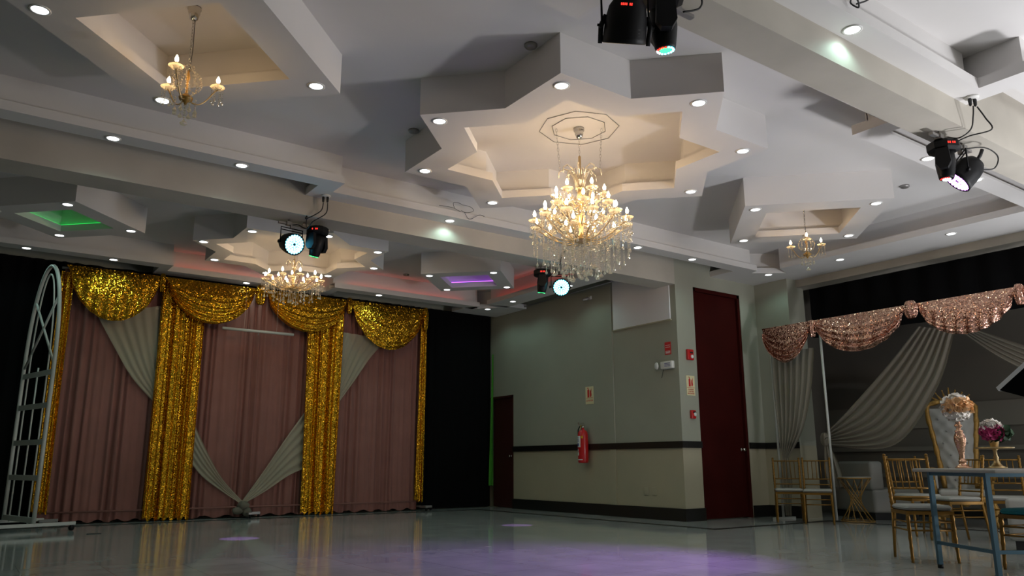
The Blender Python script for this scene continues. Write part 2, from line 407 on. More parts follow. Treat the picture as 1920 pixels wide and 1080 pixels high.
# led strips lying in the coves
tag(MB().box((2.6, 13.11, S+.032), (5.1, 13.13, S+.044)).build('led_strip', 'redstrip'), 'red led strip in the cove above the gold drapes', 'led strip', 'red led strips')
tag(MB().box((5.45, 12.70, S+.032), (7.9, 12.72, S+.044)).build('led_strip', 'redstrip'), 'red led strip in the cove right of the gold drapes', 'led strip', 'red led strips')
tag(MB().box((8.29, 9.2, S+.032), (8.31, 12.2, S+.044)).build('led_strip', 'redstrip'), 'red led strip in the cove along the extinguisher wall', 'led strip', 'red led strips')

# ---- hanging star coffers and diamond coffers
def star_pts(R, off=0):
    a = R/math.sqrt(2); k = a*math.tan(PI/8); pts = []
    for i in range(8):
        t = i*PI/4
        pts.append((R*math.cos(t), R*math.sin(t)))
        rr = a/math.cos(PI/8); t2 = t+PI/8
        pts.append((rr*math.cos(t2), rr*math.sin(t2)))
    return pts
def dia_pts(R): return [(R, 0), (0, R), (-R, 0), (0, -R)]
def coffer(name, c, outer, inner, inner2):
    mb = MB(); n = len(outer)
    P_ = lambda pts, z: [(c[0]+x, c[1]+y, z) for x, y in pts]
    v = P_(outer, T)+P_(outer, S)+P_(inner, S)+P_(inner, S+.09)+P_(inner2, S+.09)+P_(inner2, T)
    f = []
    for r in range(5):
        for k in range(n):
            k2 = (k+1) % n; f.append((r*n+k, r*n+k2, (r+1)*n+k2, (r+1)*n+k))
    mb.add(v, f)
    return struct(name, mb, 'ceil')
STAR = (4.92, 5.69); STAR2 = (3.87, 11.02)
coffer('trim_20', STAR, star_pts(1.865), star_pts(1.40), star_pts(1.52))
coffer('trim_21', (1.11, 5.72), dia_pts(1.20), dia_pts(.765), dia_pts(.88))
coffer('trim_22', (8.69, 5.63), dia_pts(1.20), dia_pts(.78), dia_pts(.89))
coffer('trim_23', STAR2, star_pts(1.46), star_pts(1.145), star_pts(1.25))
coffer('trim_24', (.86, 11.04), dia_pts(.94), dia_pts(.56), dia_pts(.65))
coffer('trim_25', (6.90, 10.92), dia_pts(.94), dia_pts(.58), dia_pts(.67))
def cove_strip(c, R, mt, label):
    mb = MB(); p = dia_pts(R)
    for k in range(4):
        a, b = Vector(p[k]), Vector(p[(k+1) % 4])
        mb.tube([(c[0]+a.x, c[1]+a.y, S+.10), (c[0]+b.x, c[1]+b.y, S+.10)], .006, 5)
    tag(mb.build('led_strip', mt), label, 'led strip')
cove_strip((.86, 11.04), .61, 'greenstrip', 'green led strip inside the diamond coffer at far left')
cove_strip((6.90, 10.92), .63, 'purplestrip', 'purple led strip inside the diamond coffer right of the far star')

# ------------------------------------------------------------ downlights
def downlight(x, y, label, group, lit=True):
    t = thing('ceiling_downlight', label, 'downlight', (x, y, S), 0, group)
    if not hasattr(downlight, 'ring'):
        ring = MB(); v = []; n = 24
        for r, z in ((.070, 0), (.070, -.006), (.056, -.008), (.052, -.002)):
            v += [(r*math.cos(2*PI*k/n), r*math.sin(2*PI*k/n), z) for k in range(n)]
        ring.add(v, [(a*n+k, a*n+(k+1) % n, (a+1)*n+(k+1) % n, (a+1)*n+k) for a in range(3) for k in range(n)], True)
        downlight.ring = ring.build('trim_ring', 'plastic', t)
        d = MB().lathe([(.0525, -.0030), (.0525, -.0042)], 24); downlight.disc = d.build('diffuser', 'disc', t)
    else:
        for src in (downlight.ring, downlight.disc):
            c = src.copy(); C.objects.link(c); c.parent = t
    spot('downlight_lamp', (0, 0, -.012), (0, 0, -1), DOWN_W, (.58, 1.0, .90), 150, .55, .04, t)
G1 = 'downlights of the large star coffer'
for (x, y, n) in ((3.263, 5.70, 'left point'), (3.74, 4.53, 'top left point'), (4.907, 4.09, 'top right point'), (6.08, 4.55, 'right point'),
                  (6.56, 5.66, 'lower right point'), (6.10, 6.85, 'rear right point, behind the chandelier'), (4.92, 7.29, 'lower left point'), (3.757, 6.85, 'leftmost low point')):
    downlight(x, y, 'round recessed downlight at the '+n+' of the large star coffer', G1)
for (x, y, n) in ((.133, 5.747, 'left corner'), (2.094, 5.705, 'right corner'), (1.12, 6.712, 'lower corner, behind the small chandelier'), (1.12, 4.74, 'near corner')):
    downlight(x, y, 'round downlight at the '+n+' of the left diamond coffer', 'downlights of the left diamond coffer')
for (x, y, n) in ((7.70, 5.64, 'left corner'), (8.69, 4.655, 'upper right corner'), (9.669, 5.61, 'lower right corner'), (8.693, 6.60, 'lower left corner')):
    downlight(x, y, 'round downlight at the '+n+' of the right diamond coffer', 'downlights of the right diamond coffer')
for (x, y, n) in ((.911, 7.83, 'the ledge below the left diamond coffer'), (2.121, 7.82, 'the ledge left of the two plugged cables'), (4.87, 8.19, 'the ledge above the bright spot on the long beam'),
                  (7.732, 7.71, 'the ledge right of the large chandelier'), (8.884, 7.71, 'the ledge above the tall red door'), (10.672, 7.66, 'the diagonal corner above the column'),
                  (10.75, 6.42, 'the ledge right of the corner column'), (10.73, 4.76, 'the ledge above the rose gold valance'),
                  (7.789, 3.58, 'the ledge left of the violet stage light'), (8.837, 3.58, 'the ledge right of the violet stage light'), (4.912, 2.665, 'the upper right ledge beside the near beam')):
    downlight(x, y, 'round recessed downlight in '+n, 'downlights in the ledges')
for (x, y, n) in ((2.55, 11.0, 'left point'), (2.95, 10.11, 'upper left point'), (3.87, 9.74, 'upper point beside the moving head'), (4.787, 10.10, 'upper right point'),
                  (5.16, 11.01, 'right point'), (4.763, 11.91, 'lower right point'), (3.86, 12.3, 'lowest point above the far chandelier'), (2.945, 11.92, 'lower left point')):
    downlight(x, y, 'small round downlight at the '+n+' of the far star coffer', 'downlights of the far star coffer')
for (x, y, n) in ((.10, 11.06, 'left corner'), (.80, 10.28, 'upper corner'), (1.623, 11.02, 'right corner'), (.87, 11.80, 'lower corner')):
    downlight(x, y, 'small downlight at the '+n+' of the green lit coffer', 'downlights of the green lit coffer')
for (x, y, n) in ((6.13, 10.94, 'left corner'), (6.88, 10.155, 'upper right corner'), (7.67, 10.90, 'right corner'), (6.91, 11.68, 'lower corner')):
    downlight(x, y, 'small downlight at the '+n+' of the purple lit coffer', 'downlights of the purple lit coffer')
for (x, y, n) in ((.557, 12.80, 'the far ledge above the white arch'), (1.692, 12.80, 'the far ledge above the leftmost gold swag'), (3.821, 13.21, 'the far ledge above the second gold swag'),
                  (6.12, 12.80, 'the far ledge above the rightmost gold swag'), (8.50, 12.75, 'the far corner where ledges meet'), (8.48, 11.85, 'the ledge near the far corner'), (8.50, 10.18, 'the ledge right of the cyan stage light')):
    downlight(x, y, 'small round downlight in '+n, 'downlights in the far ledges')
for x, y, n in ((3.523, 4.66, 'above the left face of the large star'), (3.54, 6.72, 'beside the left points of the large star'), (9.37, 4.63, 'right of the right diamond coffer'), (6.46, 12.4, 'between the far star and the purple lit coffer')):
    tag(MB().lathe([(.055, 0), (.055, -.015), (.045, -.028), (.02, -.032)], 20).build('smoke_detector', 'fixh', loc=(x, y, T)), 'small grey round ceiling detector '+n, 'smoke detector', 'round ceiling detectors')


# ------------------------------------------------------------ doors, panel, signs
t = thing('door_1', 'tall dark red double height door beside the corner column', 'door', (0, 0, 0)); t['kind'] = 'structure'
MB().box((9.60, YB1+.06, .01), (10.69, YB1+.11, 3.62)).build('door_leaf', 'door', t, 'structure')
MB().box((9.56, YB1+.01, 0), (9.615, YB1+.13, 3.66)).box((10.675, YB1+.01, 0), (10.73, YB1+.13, 3.66)).box((9.56, YB1+.01, 3.60), (10.73, YB1+.13, 3.66)).build('door_frame', 'door', t, 'structure')
MB().lathe([(.028, 0), (.028, .012), (.012, .014), (.012, .045), (.027, .05), (.03, .065), (.02, .078)], 16, (10.60, YB1+.06, 1.07), (0, -1, 0)).build('door_handle', 'chrome', t, 'structure')
t = thing('door_2', 'low dark maroon door at the far end of the side wall', 'door', (0, 0, 0)); t['kind'] = 'structure'
MB().box((C1+.03, 12.80, .01), (C1+.07, 13.50, 2.17)).build('door_leaf', 'door2', t, 'structure')
MB().box((C1-.01, 12.76, 0), (C1+.1, 12.80, 2.2)).box((C1-.01, 12.76, 2.165), (C1+.1, 13.55, 2.205)).build('door_frame', 'door2', t, 'structure')
MB().lathe([(.02, 0), (.02, .01), (.01, .012), (.01, .04), (.024, .045), (.026, .06), (.015, .07)], 14, (C1+.03, 12.87, 1.0), (-1, 0, 0)).build('door_handle', 'chrome', t, 'structure')

t = thing('wall_panel', 'blank white board closing the high opening of the side wall', 'panel', (C1, 9.1, 3.1))
MB().box((-.02, -.66, 0), (.0, .66, .86)).build('board', 'panel', t)
MB().box((-.03, -.68, -.02), (0, .68, 0)).build('sill', 'wallc', t)
tag(MB().tube([(C1-.05, 13.4, 3.93), (C1-.05, 11.6, 3.94), (C1-.05, 9.45, 3.96)], .014, 8).build('conduit_pipe', 'fixh'), 'thin conduit pipe running along the top of the side wall', 'pipe')
cam2 = thing('security_camera', 'small grey security camera high on the side wall near the pilaster', 'security camera', (C1-.0, 10.35, 3.78))
MB().box((-.03, -.03, -.03), (0, .03, .03)).tube([(-.02, 0, 0), (-.09, 0, -.02)], .01, 6).build('bracket', 'plastic', cam2)
MB().lathe([(.02, -.06), (.028, -.055), (.028, .05), (.02, .06)], 12, (-.12, 0, -.04), (-.8, .5, -.3)).build('camera_body', 'fixh', cam2)

def flat_text(txt, size, mt, parent, loc, facing, name='lettering', ext=.0008, align='CENTER'):
    cu = bpy.data.curves.new(name, 'FONT'); cu.body = txt; cu.size = size; cu.extrude = ext; cu.align_x = align; cu.align_y = 'CENTER'
    cu.materials.append(M[mt]); o = bpy.data.objects.new(name, cu); C.objects.link(o); o.parent = parent; o.location = loc
    me = bpy.data.meshes.new_from_object(o); me.materials.clear(); me.materials.append(M[mt]); bpy.data.objects.remove(o)
    o = bpy.data.objects.new(name, me); C.objects.link(o); o.parent = parent; o.location = loc
    o.rotation_euler = {'-x': (PI/2, 0, -PI/2), '-y': (PI/2, 0, 0)}[facing]
    return o
def ext_icon(mb, u0, v0, h, put):   # extinguisher and flame pictogram; put(u, v, w0) -> vertex
    def poly(pts):
        n = len(pts); mb.add([put(u0+u*h, v0+v*h) for u, v in pts], [tuple(range(n))])
    poly([(-.30, -.5), (-.02, -.5), (-.02, .22), (-.08, .32), (-.24, .32), (-.30, .22)])
    poly([(-.20, .32), (-.12, .32), (-.12, .5), (-.20, .5)]); poly([(-.34, .42), (-.12, .46), (-.12, .5), (-.36, .5)])
    poly([(.10, -.45), (.22, -.5), (.34, -.3), (.30, 0), (.34, .45), (.20, .15), (.16, .3), (.08, -.1)])
# sign above the extinguisher (faces -x)
t = thing('fire_sign', 'cream and red extinguisher sign above the wall extinguisher', 'sign', (C1, 10.44, 2.03))
MB().box((-.006, -.105, -.155), (0, .105, .155)).build('board', 'cream', t)
ic = MB(); ext_icon(ic, 0, .05, .17, lambda u, v: (-.0075, -u, v)); ic.box((-.0075, -.09, -.048), (-.006, .09, -.042)); ic.build('pictogram', 'redp', t)
flat_text('EXTINTOR', .038, 'redp', t, (-.0068, 0, -.095), '-x')
# sign left of the red door (faces -y)
t = thing('fire_sign', 'cream sign with red pictogram between two red boxes beside the door', 'sign', (9.385, YB1, 2.045))
MB().box((-.095, -.006, -.155), (.095, 0, .155)).build('board', 'cream', t)
ic = MB(); ext_icon(ic, 0, .06, .15, lambda u, v: (u, -.0075, v)); ic.box((-.085, -.0075, -.035), (.085, -.006, -.03)); ic.build('pictogram', 'redp', t)
for k, s_ in enumerate(('ALARMA', 'CONTRA', 'INCENDIO')): flat_text(s_, .032, 'redp', t, (0, -.0068, -.062-.032*k), '-y')
t = thing('red_notice', 'small red notice with white lines above the emergency light', 'sign', (C1, 8.53, 2.64))
MB().box((-.005, -.065, -.10), (0, .065, .10)).build('board', 'redp', t)
mb = MB(); mb.box((-.006, -.05, .045), (-.0045, .05, .052)); mb.box((-.006, -.05, .015), (-.0045, .05, .022))
for k in range(3): mb.box((-.006, -.05, -.05-.016*k), (-.0045, .05, -.042-.016*k))
mb.build('white_lines', 'label', t)
t = thing('emergency_light', 'white emergency light box with side lamp under the red notice', 'emergency light', (C1, 8.52, 2.37))
MB().rbox((-.07, -.12, -.06), (0, .13, .06), .015).build('housing', 'plastic', t)
MB().box((-.0725, -.10, -.045), (-.07, .05, .045)).build('label_plate', 'label', t)
mb = MB()
for k in range(3): mb.box((-.0738, -.085, .018-.022*k), (-.0725, .035, .027-.022*k))
mb.build('label_text', 'blue', t)
MB().lathe([(.02, 0), (.055, .015), (.06, .03), (.045, .05), (.01, .055)], 16, (-.05, .19, 0), (-.9, .5, 0)).build('lamp_head', 'plastic', t)
MB().tube([(-.03, .10, -.06), (-.03, .13, -.16), (-.015, .16, -.19)], .004, 5).build('cable', 'cable', t)
for (x, z, lb, h_, cat) in ((9.385, 2.53, 'dark red alarm strobe box high beside the tall door', .085, 'alarm'), (9.385, 1.595, 'small red manual call point low beside the tall door', .065, 'call point')):
    t = thing('fire_alarm_box', lb, cat, (x, YB1, z))
    MB().rbox((-.07 if h_ > .07 else -.05, -.045, -h_), (.07 if h_ > .07 else .05, 0, h_), .012).build('housing', 'red', t)
    MB().lathe([(.03, 0), (.03, .008), (.018, .018)], 14, (.02, -.045, -.03 if h_ > .07 else 0), (0, -1, 0)).build('strobe' if h_ > .07 else 'push_plate', 'label', t)
    MB().box((-.02, -.049, .02), (.04, -.045, .045)).build('window_strip', 'dark', t)
t = thing('wall_outlet', 'pair of painted-over socket plates low on the side wall', 'socket', (C1, 8.95, .42))
for k in (0, 1): MB().rbox((-.010, -.05+.17*k, -.06), (0, .05+.17*k, .06), .004).build('cover_plate', 'wallc', t)
t = thing('exit_sign', 'pale green sign with a black arrow on the corner column', 'sign', (11.15, 7.86, 2.02))
MB().box((-.006, -.08, -.10), (0, .08, .10)).build('board', 'greensign', t)
mb = MB(); mb.add([(-.008, .06, .03), (-.008, 0, .08), (-.008, 0, .045), (-.008, -.06, .045), (-.008, -.06, .015), (-.008, 0, .015), (-.008, 0, -.02)], [(0, 1, 2, 3, 4, 5, 6)])
mb.box((-.008, -.06, -.085), (-.006, .06, -.055)); mb.build('arrow', 'dark', t)

# ---- fire extinguisher
t = thing('fire_extinguisher', 'red fire extinguisher hanging on the side wall under its sign', 'fire extinguisher', (C1-.11, 10.52, .86))
R_ = .092
MB().lathe([(.075, 0), (.088, .012), (R_, .03), (R_, .47), (.08, .53), (.045, .565), (.024, .575), (.024, .60)], 32).build('cylinder', 'red', t)
MB().lathe([(.03, .60), (.032, .635), (.02, .645)], 14).box((-.09, -.012, .645), (.05, .012, .66)).box((-.10, -.012, .675), (.03, .012, .688)).build('valve', 'chrome', t)
MB().box((-.012, .01, .60), (.02, .05, .65)).build('safety_seal', 'yellow', t)
hz = [(0, .03, .62), (0, .08, .63), (0, .125, .57), (0, .128, .40), (0, .118, .26), (0, .112, .20)]
MB().tube(hz, [.011]*4+[.014, .02], 8).build('hose', 'cable', t)
def cyl_patch(mb, a0, a1, z0, z1, r):
    return mb.grid(lambda u, v: (r*math.cos(a0+(a1-a0)*u), r*math.sin(a0+(a1-a0)*u), z0+(z1-z0)*v), 10, 1)
cyl_patch(MB(), 2.35, 3.5, .27, .46, R_+.001).build('label_sheet', 'label', t)
mb = MB(); cyl_patch(mb, 2.5, 3.1, .29, .335, R_+.002)
for k in range(4): cyl_patch(mb, 2.5, 3.2, .36+.022*k, .368+.022*k, R_+.002)
mb.build('label_print', 'blue', t)
mb = MB(); cyl_patch(mb, 2.6, 3.0, .195, .24, R_+.001); cyl_patch(mb, 2.55, 3.1, .13, .185, R_+.001); cyl_patch(mb, 2.3, 3.9, .05, .065, R_+.001); mb.build('white_band', 'label', t)
MB().box((-.085, -.07, .42), (-.06, -.05, .46)).build('yellow_tag', 'yellow', t)
MB().box((R_, -.03, .38), (.11, .03, .46)).build('wall_bracket', 'fixh', t)

# ------------------------------------------------------------ chandeliers
def arm_curve(r, z0, z1, sag, n=12):
    pts = []
    for k in range(n+1):
        u = k/n
        pts.append((r*(.04+.96*u), 0, z0+(z1-z0)*u**2.2-sag*math.sin(PI*min(1, u*1.15))*(1-.25*u)))
    return pts
def strand(l, r=.0075, drop=(.018, .055), step=.019):
    mb = MB(); z = 0; k = 0
    while -z < l:
        mb.bead((0, 0, z-.008), r, .0085); z -= step; k += 1
    mb.drop((0, 0, z), *drop); return mb
proto = {}
def part(key, make, name, mt, parent, loc, rz=0, sc_=1):
    if key not in proto:
        o = make().build(name, mt, parent); proto[key] = o
    else:
        o = proto[key].copy(); C.objects.link(o); o.parent = parent
    o.location = loc; o.rotation_euler = (0, 0, rz); o.scale = (sc_,)*3
    return o
def cup_mb():
    return MB().lathe([(.006, 0), (.022, .003), (.050, .012), (.064, .026), (.061, .029), (.042, .020), (.01, .012)], 16, smooth=False)
def candle_mb(): return MB().lathe([(.010, .012), (.010, .055), (.013, .057), (.013, .062)], 10)
def bulb_mb(): return MB().lathe([(.006, .062), (.013, .073), (.0165, .086), (.014, .100), (.008, .115), (.002, .128)], 12)
def fringe_mb(n, l):
    mb = MB()
    for k in range(n):
        a = 2*PI*k/n; x, y = .047*math.cos(a), .047*math.sin(a); z = .016
        while z > -l: mb.bead((x, y, z), .0055, .007); z -= .017
        mb.drop((x, y, z), .012, .038)
    return mb
def light_arm(t, key, r, z0, z1, sag, ang, mt_bulb, fr, s=1.0, metal='crys'):
    a = part(key+'arm', lambda: MB().tube(arm_curve(r, z0, z1, sag), .0065*s, 7), 'arm', 'gold', t, (0, 0, 0), ang)
    x, y = r, 0
    part(key+'cup', cup_mb, 'bobeche', 'crys', a, (x, y, z1), 0, s)
    part(key+'candle', candle_mb, 'candle_sleeve', 'gold', a, (x, y, z1), 0, s)
    part(key+'bulb'+mt_bulb, bulb_mb, 'bulb', mt_bulb, a, (x, y, z1), 0, s)
    part(key+'fr', lambda: fringe_mb(6, fr), 'crystal_fringe', 'crys', a, (x, y, z1), 0, s)['kind'] = 'stuff'
def cane(r, z0, h, key):   # curved glass plume
    return lambda: MB().tube([(r*.15, 0, z0), (r*.25, 0, z0+h*.5), (r*.45, 0, z0+h*.9), (r*.75, 0, z0+h), (r*.98, 0, z0+h*.86), (r, 0, z0+h*.62)], [.008, .008, .008, .008, .007, .006], 7)

# large three-tier chandelier under the main star
t = thing('chandelier', 'large gold and crystal chandelier with three tiers of candle bulbs under the big star', 'chandelier', (STAR[0], STAR[1], 0))
MB().lathe([(.055, T), (.055, T-.03), (.04, T-.05), (.045, T-.06), (.028, T-.105), (.012, T-.12)], 24).build('canopy', 'chrome', t)
def chain(p, q, link=.028, r=.0035):
    p, q = Vector(p), Vector(q); n = max(2, int((q-p).length/link)); mb = MB(); ax = (q-p).normalized(); u = ax.orthogonal().normalized(); w_ = ax.cross(u)
    for k in range(n):
        c = p+(q-p)*((k+.5)/n); s_ = u if k % 2 else w_
        pts = [c+ax*link*.62*math.cos(a)+s_*link*.28*math.sin(a) for a in [2*PI*i/8 for i in range(9)]]
        mb.tube(pts, r*.6, 5, False)
    return mb
chain((0, 0, T-.12), (0, 0, 3.94)).build('chain', 'chrome', t)
MB().lathe([(.010, 3.94), (.014, 3.93), (.012, 3.62), (.03, 3.60), (.05, 3.585), (.03, 3.57), (.016, 3.56)], 14).build('stem', 'gold', t)
MB().lathe([(.014, 3.58), (.03, 3.54), (.035, 3.45), (.02, 3.40), (.03, 3.34), (.05, 3.27), (.03, 3.2), (.02, 3.12), (.055, 3.06), (.085, 3.045), (.06, 3.02), (.015, 3.0)], 20).build('hub', 'gold', t)
for sx in (-1, 1):
    e = Vector((rt.x, rt.y, 0)).normalized()*sx
    a_ = e*.235; b_ = e*.205
    chain((a_.x, a_.y, T-.005), (b_.x, b_.y, 3.78), .034).build('side_chain', 'chrome', t)
oc = MB()
for R1, ph in ((.415, 0), (.29, PI/8)):
    oc.tube([(R1*math.cos(2*PI*k/8+ph), R1*math.sin(2*PI*k/8+ph), T-.006) for k in range(9)], .0035, 4)
oc.build('ceiling_wire_octagon', 'fixh', t)
for k in range(8): part('mcane', cane(.22, 3.56, .25, 0), 'glass_plume', 'crys', t, (0, 0, 0), 2*PI*k/8)
for k in range(8): part('mcane2', cane(.13, 3.60, .18, 0), 'glass_plume', 'crys', t, (0, 0, 0), 2*PI*(k+.5)/8)
for k in range(6): light_arm(t, 'mC', .245, 3.42, 3.495, .05, 2*PI*k/6+.30, 'flame', .06)
for k in range(8): light_arm(t, 'mB', .36, 3.22, 3.335, .05, 2*PI*k/8+.15, 'flame', .09)
for k in range(12): light_arm(t, 'mA', .475, 3.05, 3.20, .04, 2*PI*k/12+.05, 'flame', .12)
for k in range(4): light_arm(t, 'mD', .17, 3.08, 3.16, .03, 2*PI*k/4+.4, 'flame', .05)
n_ = 0
for ring, (r, nn, z0, l) in enumerate(((.48, 24, 3.16, .24), (.38, 22, 3.05, .22), (.28, 18, 3.04, .26), (.19, 14, 3.04, .29), (.10, 8, 3.03, .30), (.03, 3, 3.0, .28))):
    for k in range(nn):
        a = 2*PI*(k+.37*ring)/nn; kk = (k*7+ring) % 3
        part('mst%d%d' % (ring, kk), lambda: strand(l-.03+.035*kk, .0085, (.024 if ring > 1 and kk != 1 else .014, .055), .018), 'crystal_strand', 'crys', t, (r*math.cos(a), r*math.sin(a), z0), a)
cl = MB(); rd = random.Random(3)
for k in range(620):
    u = rd.random(); z = 3.02+.50*u; rr = (.46-.42*u)*math.sqrt(rd.random())*1.0; a = rd.random()*2*PI
    cl.bead((rr*math.cos(a), rr*math.sin(a), z), .005+.006*rd.random())
for k in range(90):
    u = k/90; a = k*2.4; rr = .44-.22*u; z = 3.17+.36*u; cl.drop((rr*math.cos(a), rr*math.sin(a), z), .012, .04)
o = cl.build('crystal_beads', 'crys', t); o['kind'] = 'stuff'
# swags of beads between tiers
sw = MB()
for k in range(24):
    a = 2*PI*k/24
    for j in range(12):
        u = j/11; r = .235+(.46-.235)*u; z = 3.53-.36*u-.07*math.sin(PI*u); sw.bead((r*math.cos(a), r*math.sin(a), z), .0055)
o = sw.build('bead_swags', 'crys', t); o['kind'] = 'stuff'

# two-tier chandelier of the far bay
t = thing('chandelier', 'medium crystal chandelier with one wide ring of bulbs in front of the gold drapes', 'chandelier', (STAR2[0], STAR2[1], 0))
MB().lathe([(.05, T), (.05, T-.03), (.03, T-.07), (.01, T-.09)], 20).build('canopy', 'chrome', t)
chain((0, 0, T-.09), (0, 0, 3.82)).build('chain', 'gold', t)
MB().lathe([(.01, 3.84), (.012, 3.74), (.03, 3.72), (.014, 3.70), (.014, 3.62), (.035, 3.56), (.02, 3.5), (.03, 3.44), (.06, 3.40), (.07, 3.39), (.03, 3.36), (.01, 3.35)], 16).build('hub', 'gold', t)
for k in range(6): part('fcane', cane(.12, 3.66, .15, 0), 'glass_plume', 'crys', t, (0, 0, 0), 2*PI*k/6)
for k in range(10): light_arm(t, 'fA', .40, 3.42, 3.50, .05, 2*PI*k/10+.2, 'flame', .09)
for k in range(5): light_arm(t, 'fB', .22, 3.44, 3.50, .04, 2*PI*k/5+.5, 'flame', .06, .9)
for ring, (r, nn, z0, l) in enumerate(((.40, 16, 3.44, .13), (.28, 16, 3.42, .15), (.17, 12, 3.40, .17), (.06, 6, 3.38, .16))):
    for k in range(nn):
        a = 2*PI*(k+.37*ring)/nn; kk = (k*5+ring) % 2
        part('fst%d%d' % (ring, kk), lambda: strand(l-.02+.03*kk, .006, (.015, .045)), 'crystal_strand', 'crys', t, (r*math.cos(a), r*math.sin(a), z0), a)
cl = MB()
for k in range(300):
    z = 3.36+.2*rd.random(); rr = .40*math.sqrt(rd.random())*(1-.8*(z-3.36)/.25*.5); a = rd.random()*2*PI; cl.bead((rr*math.cos(a), rr*math.sin(a), z), .006+.005*rd.random())
o = cl.build('crystal_beads', 'crys', t); o['kind'] = 'stuff'

# small four-arm chandeliers under the diamond coffers
def small_chandelier(loc, label, zc, a0):
    t = thing('small_chandelier', label, 'chandelier', (loc[0], loc[1], 0))
    MB().lathe([(.048, T), (.05, T-.012), (.042, T-.03), (.044, T-.04), (.03, T-.095), (.012, T-.105)], 20).build('canopy', 'chrome', t)
    chain((0, 0, T-.105), (0, 0, zc+.22), .026).build('chain', 'chrome', t)
    MB().tube([(.012, 0, T-.1), (.016, .004, (T+zc)/2), (.008, 0, zc+.2)], .003, 5).build('cable', 'cable', t)
    MB().lathe([(.006, zc+.22), (.012, zc+.17), (.018, zc+.14), (.008, zc+.12), (.008, zc+.02), (.03, zc), (.052, zc-.015), (.045, zc-.035), (.015, zc-.05), (.008, zc-.07)], 16).build('hub', 'goldd', t)
    for k in range(3): light_arm(t, 's', .215, -.02, .105, .05, a0+2*PI/3*k, 'flame2', .09, .85)
    for ch in bpy.data.objects:
        if ch.parent == t and ch.name.startswith('arm'): ch.location.z = zc
    cg = MB()
    for k in range(10):   # cage of bead strings
        a = 2*PI*k/10
        for j in range(13):
            u = j/12; r = .015+.088*math.sin(PI*u)**.7; cg.bead((r*math.cos(a), r*math.sin(a), zc+.21-.20*u), .0085)
    for k in range(8):
        a = 2*PI*k/8; cg.bead((.035*math.cos(a), .035*math.sin(a), zc+.235), .012)
    cg.build('bead_cage', 'crys', t)
    for k in range(8):
        a = 2*PI*k/8+.2; part('sst', lambda: strand(.06, .008, (.017, .045)), 'crystal_strand', 'crys', t, (.075*math.cos(a), .075*math.sin(a), zc-.03), a)
    part('sst2', lambda: strand(.11, .012, (.028, .05)), 'crystal_strand', 'crys', t, (0, 0, zc-.07), 0)
    return t
small_chandelier((1.11, 5.72), 'small crystal chandelier hanging from the left diamond coffer', 3.52, math.radians(236))
small_chandelier((8.69, 5.63), 'small crystal chandelier hanging from the right diamond coffer', 3.49, math.radians(216))

# ------------------------------------------------------------ stage lights under the beams
def rotz_to(d):
    return math.atan2(d[1], d[0])
def par_light(name_lab, loc, d, led, bar_z, watt=0, col=None, ang=40, back=False):
    d = Vector(d).normalized(); L_ = Vector(loc)
    t = thing('stage_light', name_lab, 'stage light', loc)
    # can: lathe along d (front at +d)
    MB().lathe([(.03, -.17), (.075, -.155), (.105, -.11), (.12, -.04), (.125, .06), (.128, .09), (.118, .095), (.115, .075)], 24, (0, 0, 0), d).build('can', 'fix', t)
    fc = MB().lathe([(.113, .078), (.113, .084)], 24, (0, 0, 0), d).build('face_plate', 'fix', t)
    u = d.orthogonal().normalized(); v = d.cross(u); leds = MB()
    for ring, nn in ((0, 1), (.030, 6), (.056, 12), (.080, 18), (.100, 20)):
        for k in range(nn):
            if ring == 0: continue
            a = 2*PI*k/nn; c = d*.085+u*ring*math.cos(a)+v*ring*math.sin(a)
            leds.lathe([(.0138, 0), (.0138, .003), (.008, .006)], 8, c, d)
    leds.build('led_cluster', led, t)
    side = Vector((-d.y, d.x, 0))
    side = side.normalized() if side.length > .2 else Vector((rt.x, rt.y, 0))
    top = bar_z-L_.z
    for off in (0, .03):
        yk = MB(); a = side*.138; yk.tube([a*(-1)+Vector((0, 0, -.01)), a*(-1)+Vector((0, 0, top-.06-off)), a+Vector((0, 0, top-.06-off)), a+Vector((0, 0, -.01))], .0075, 6)
        yk.build('yoke', 'fix', t)
        if off == 0 and abs(d.z) > .8: break
    MB().lathe([(.018, 0), (.018, .02), (.008, .022), (.008, .035)], 10, side*.13, side).build('clamp_knob', 'fix', t)
    MB().lathe([(.008, 0), (.008, .022), (.020, .024), (.020, .034)], 10, side*-.13, -side).build('clamp_knob', 'fix', t)
    MB().tube([d*-.16, d*-.21+Vector((0, 0, .02)), d*-.24+Vector((0, 0, .05))], .016, 8).build('power_plug', 'cable', t)
    MB().box((-.02, -.02, top-.06), (.02, .02, top-.015)).build('clamp', 'fixh', t)
    if watt:
        s_ = spot('stage_lamp', d*.11, d, watt, col, ang, 1.0, .05, t)
    return t
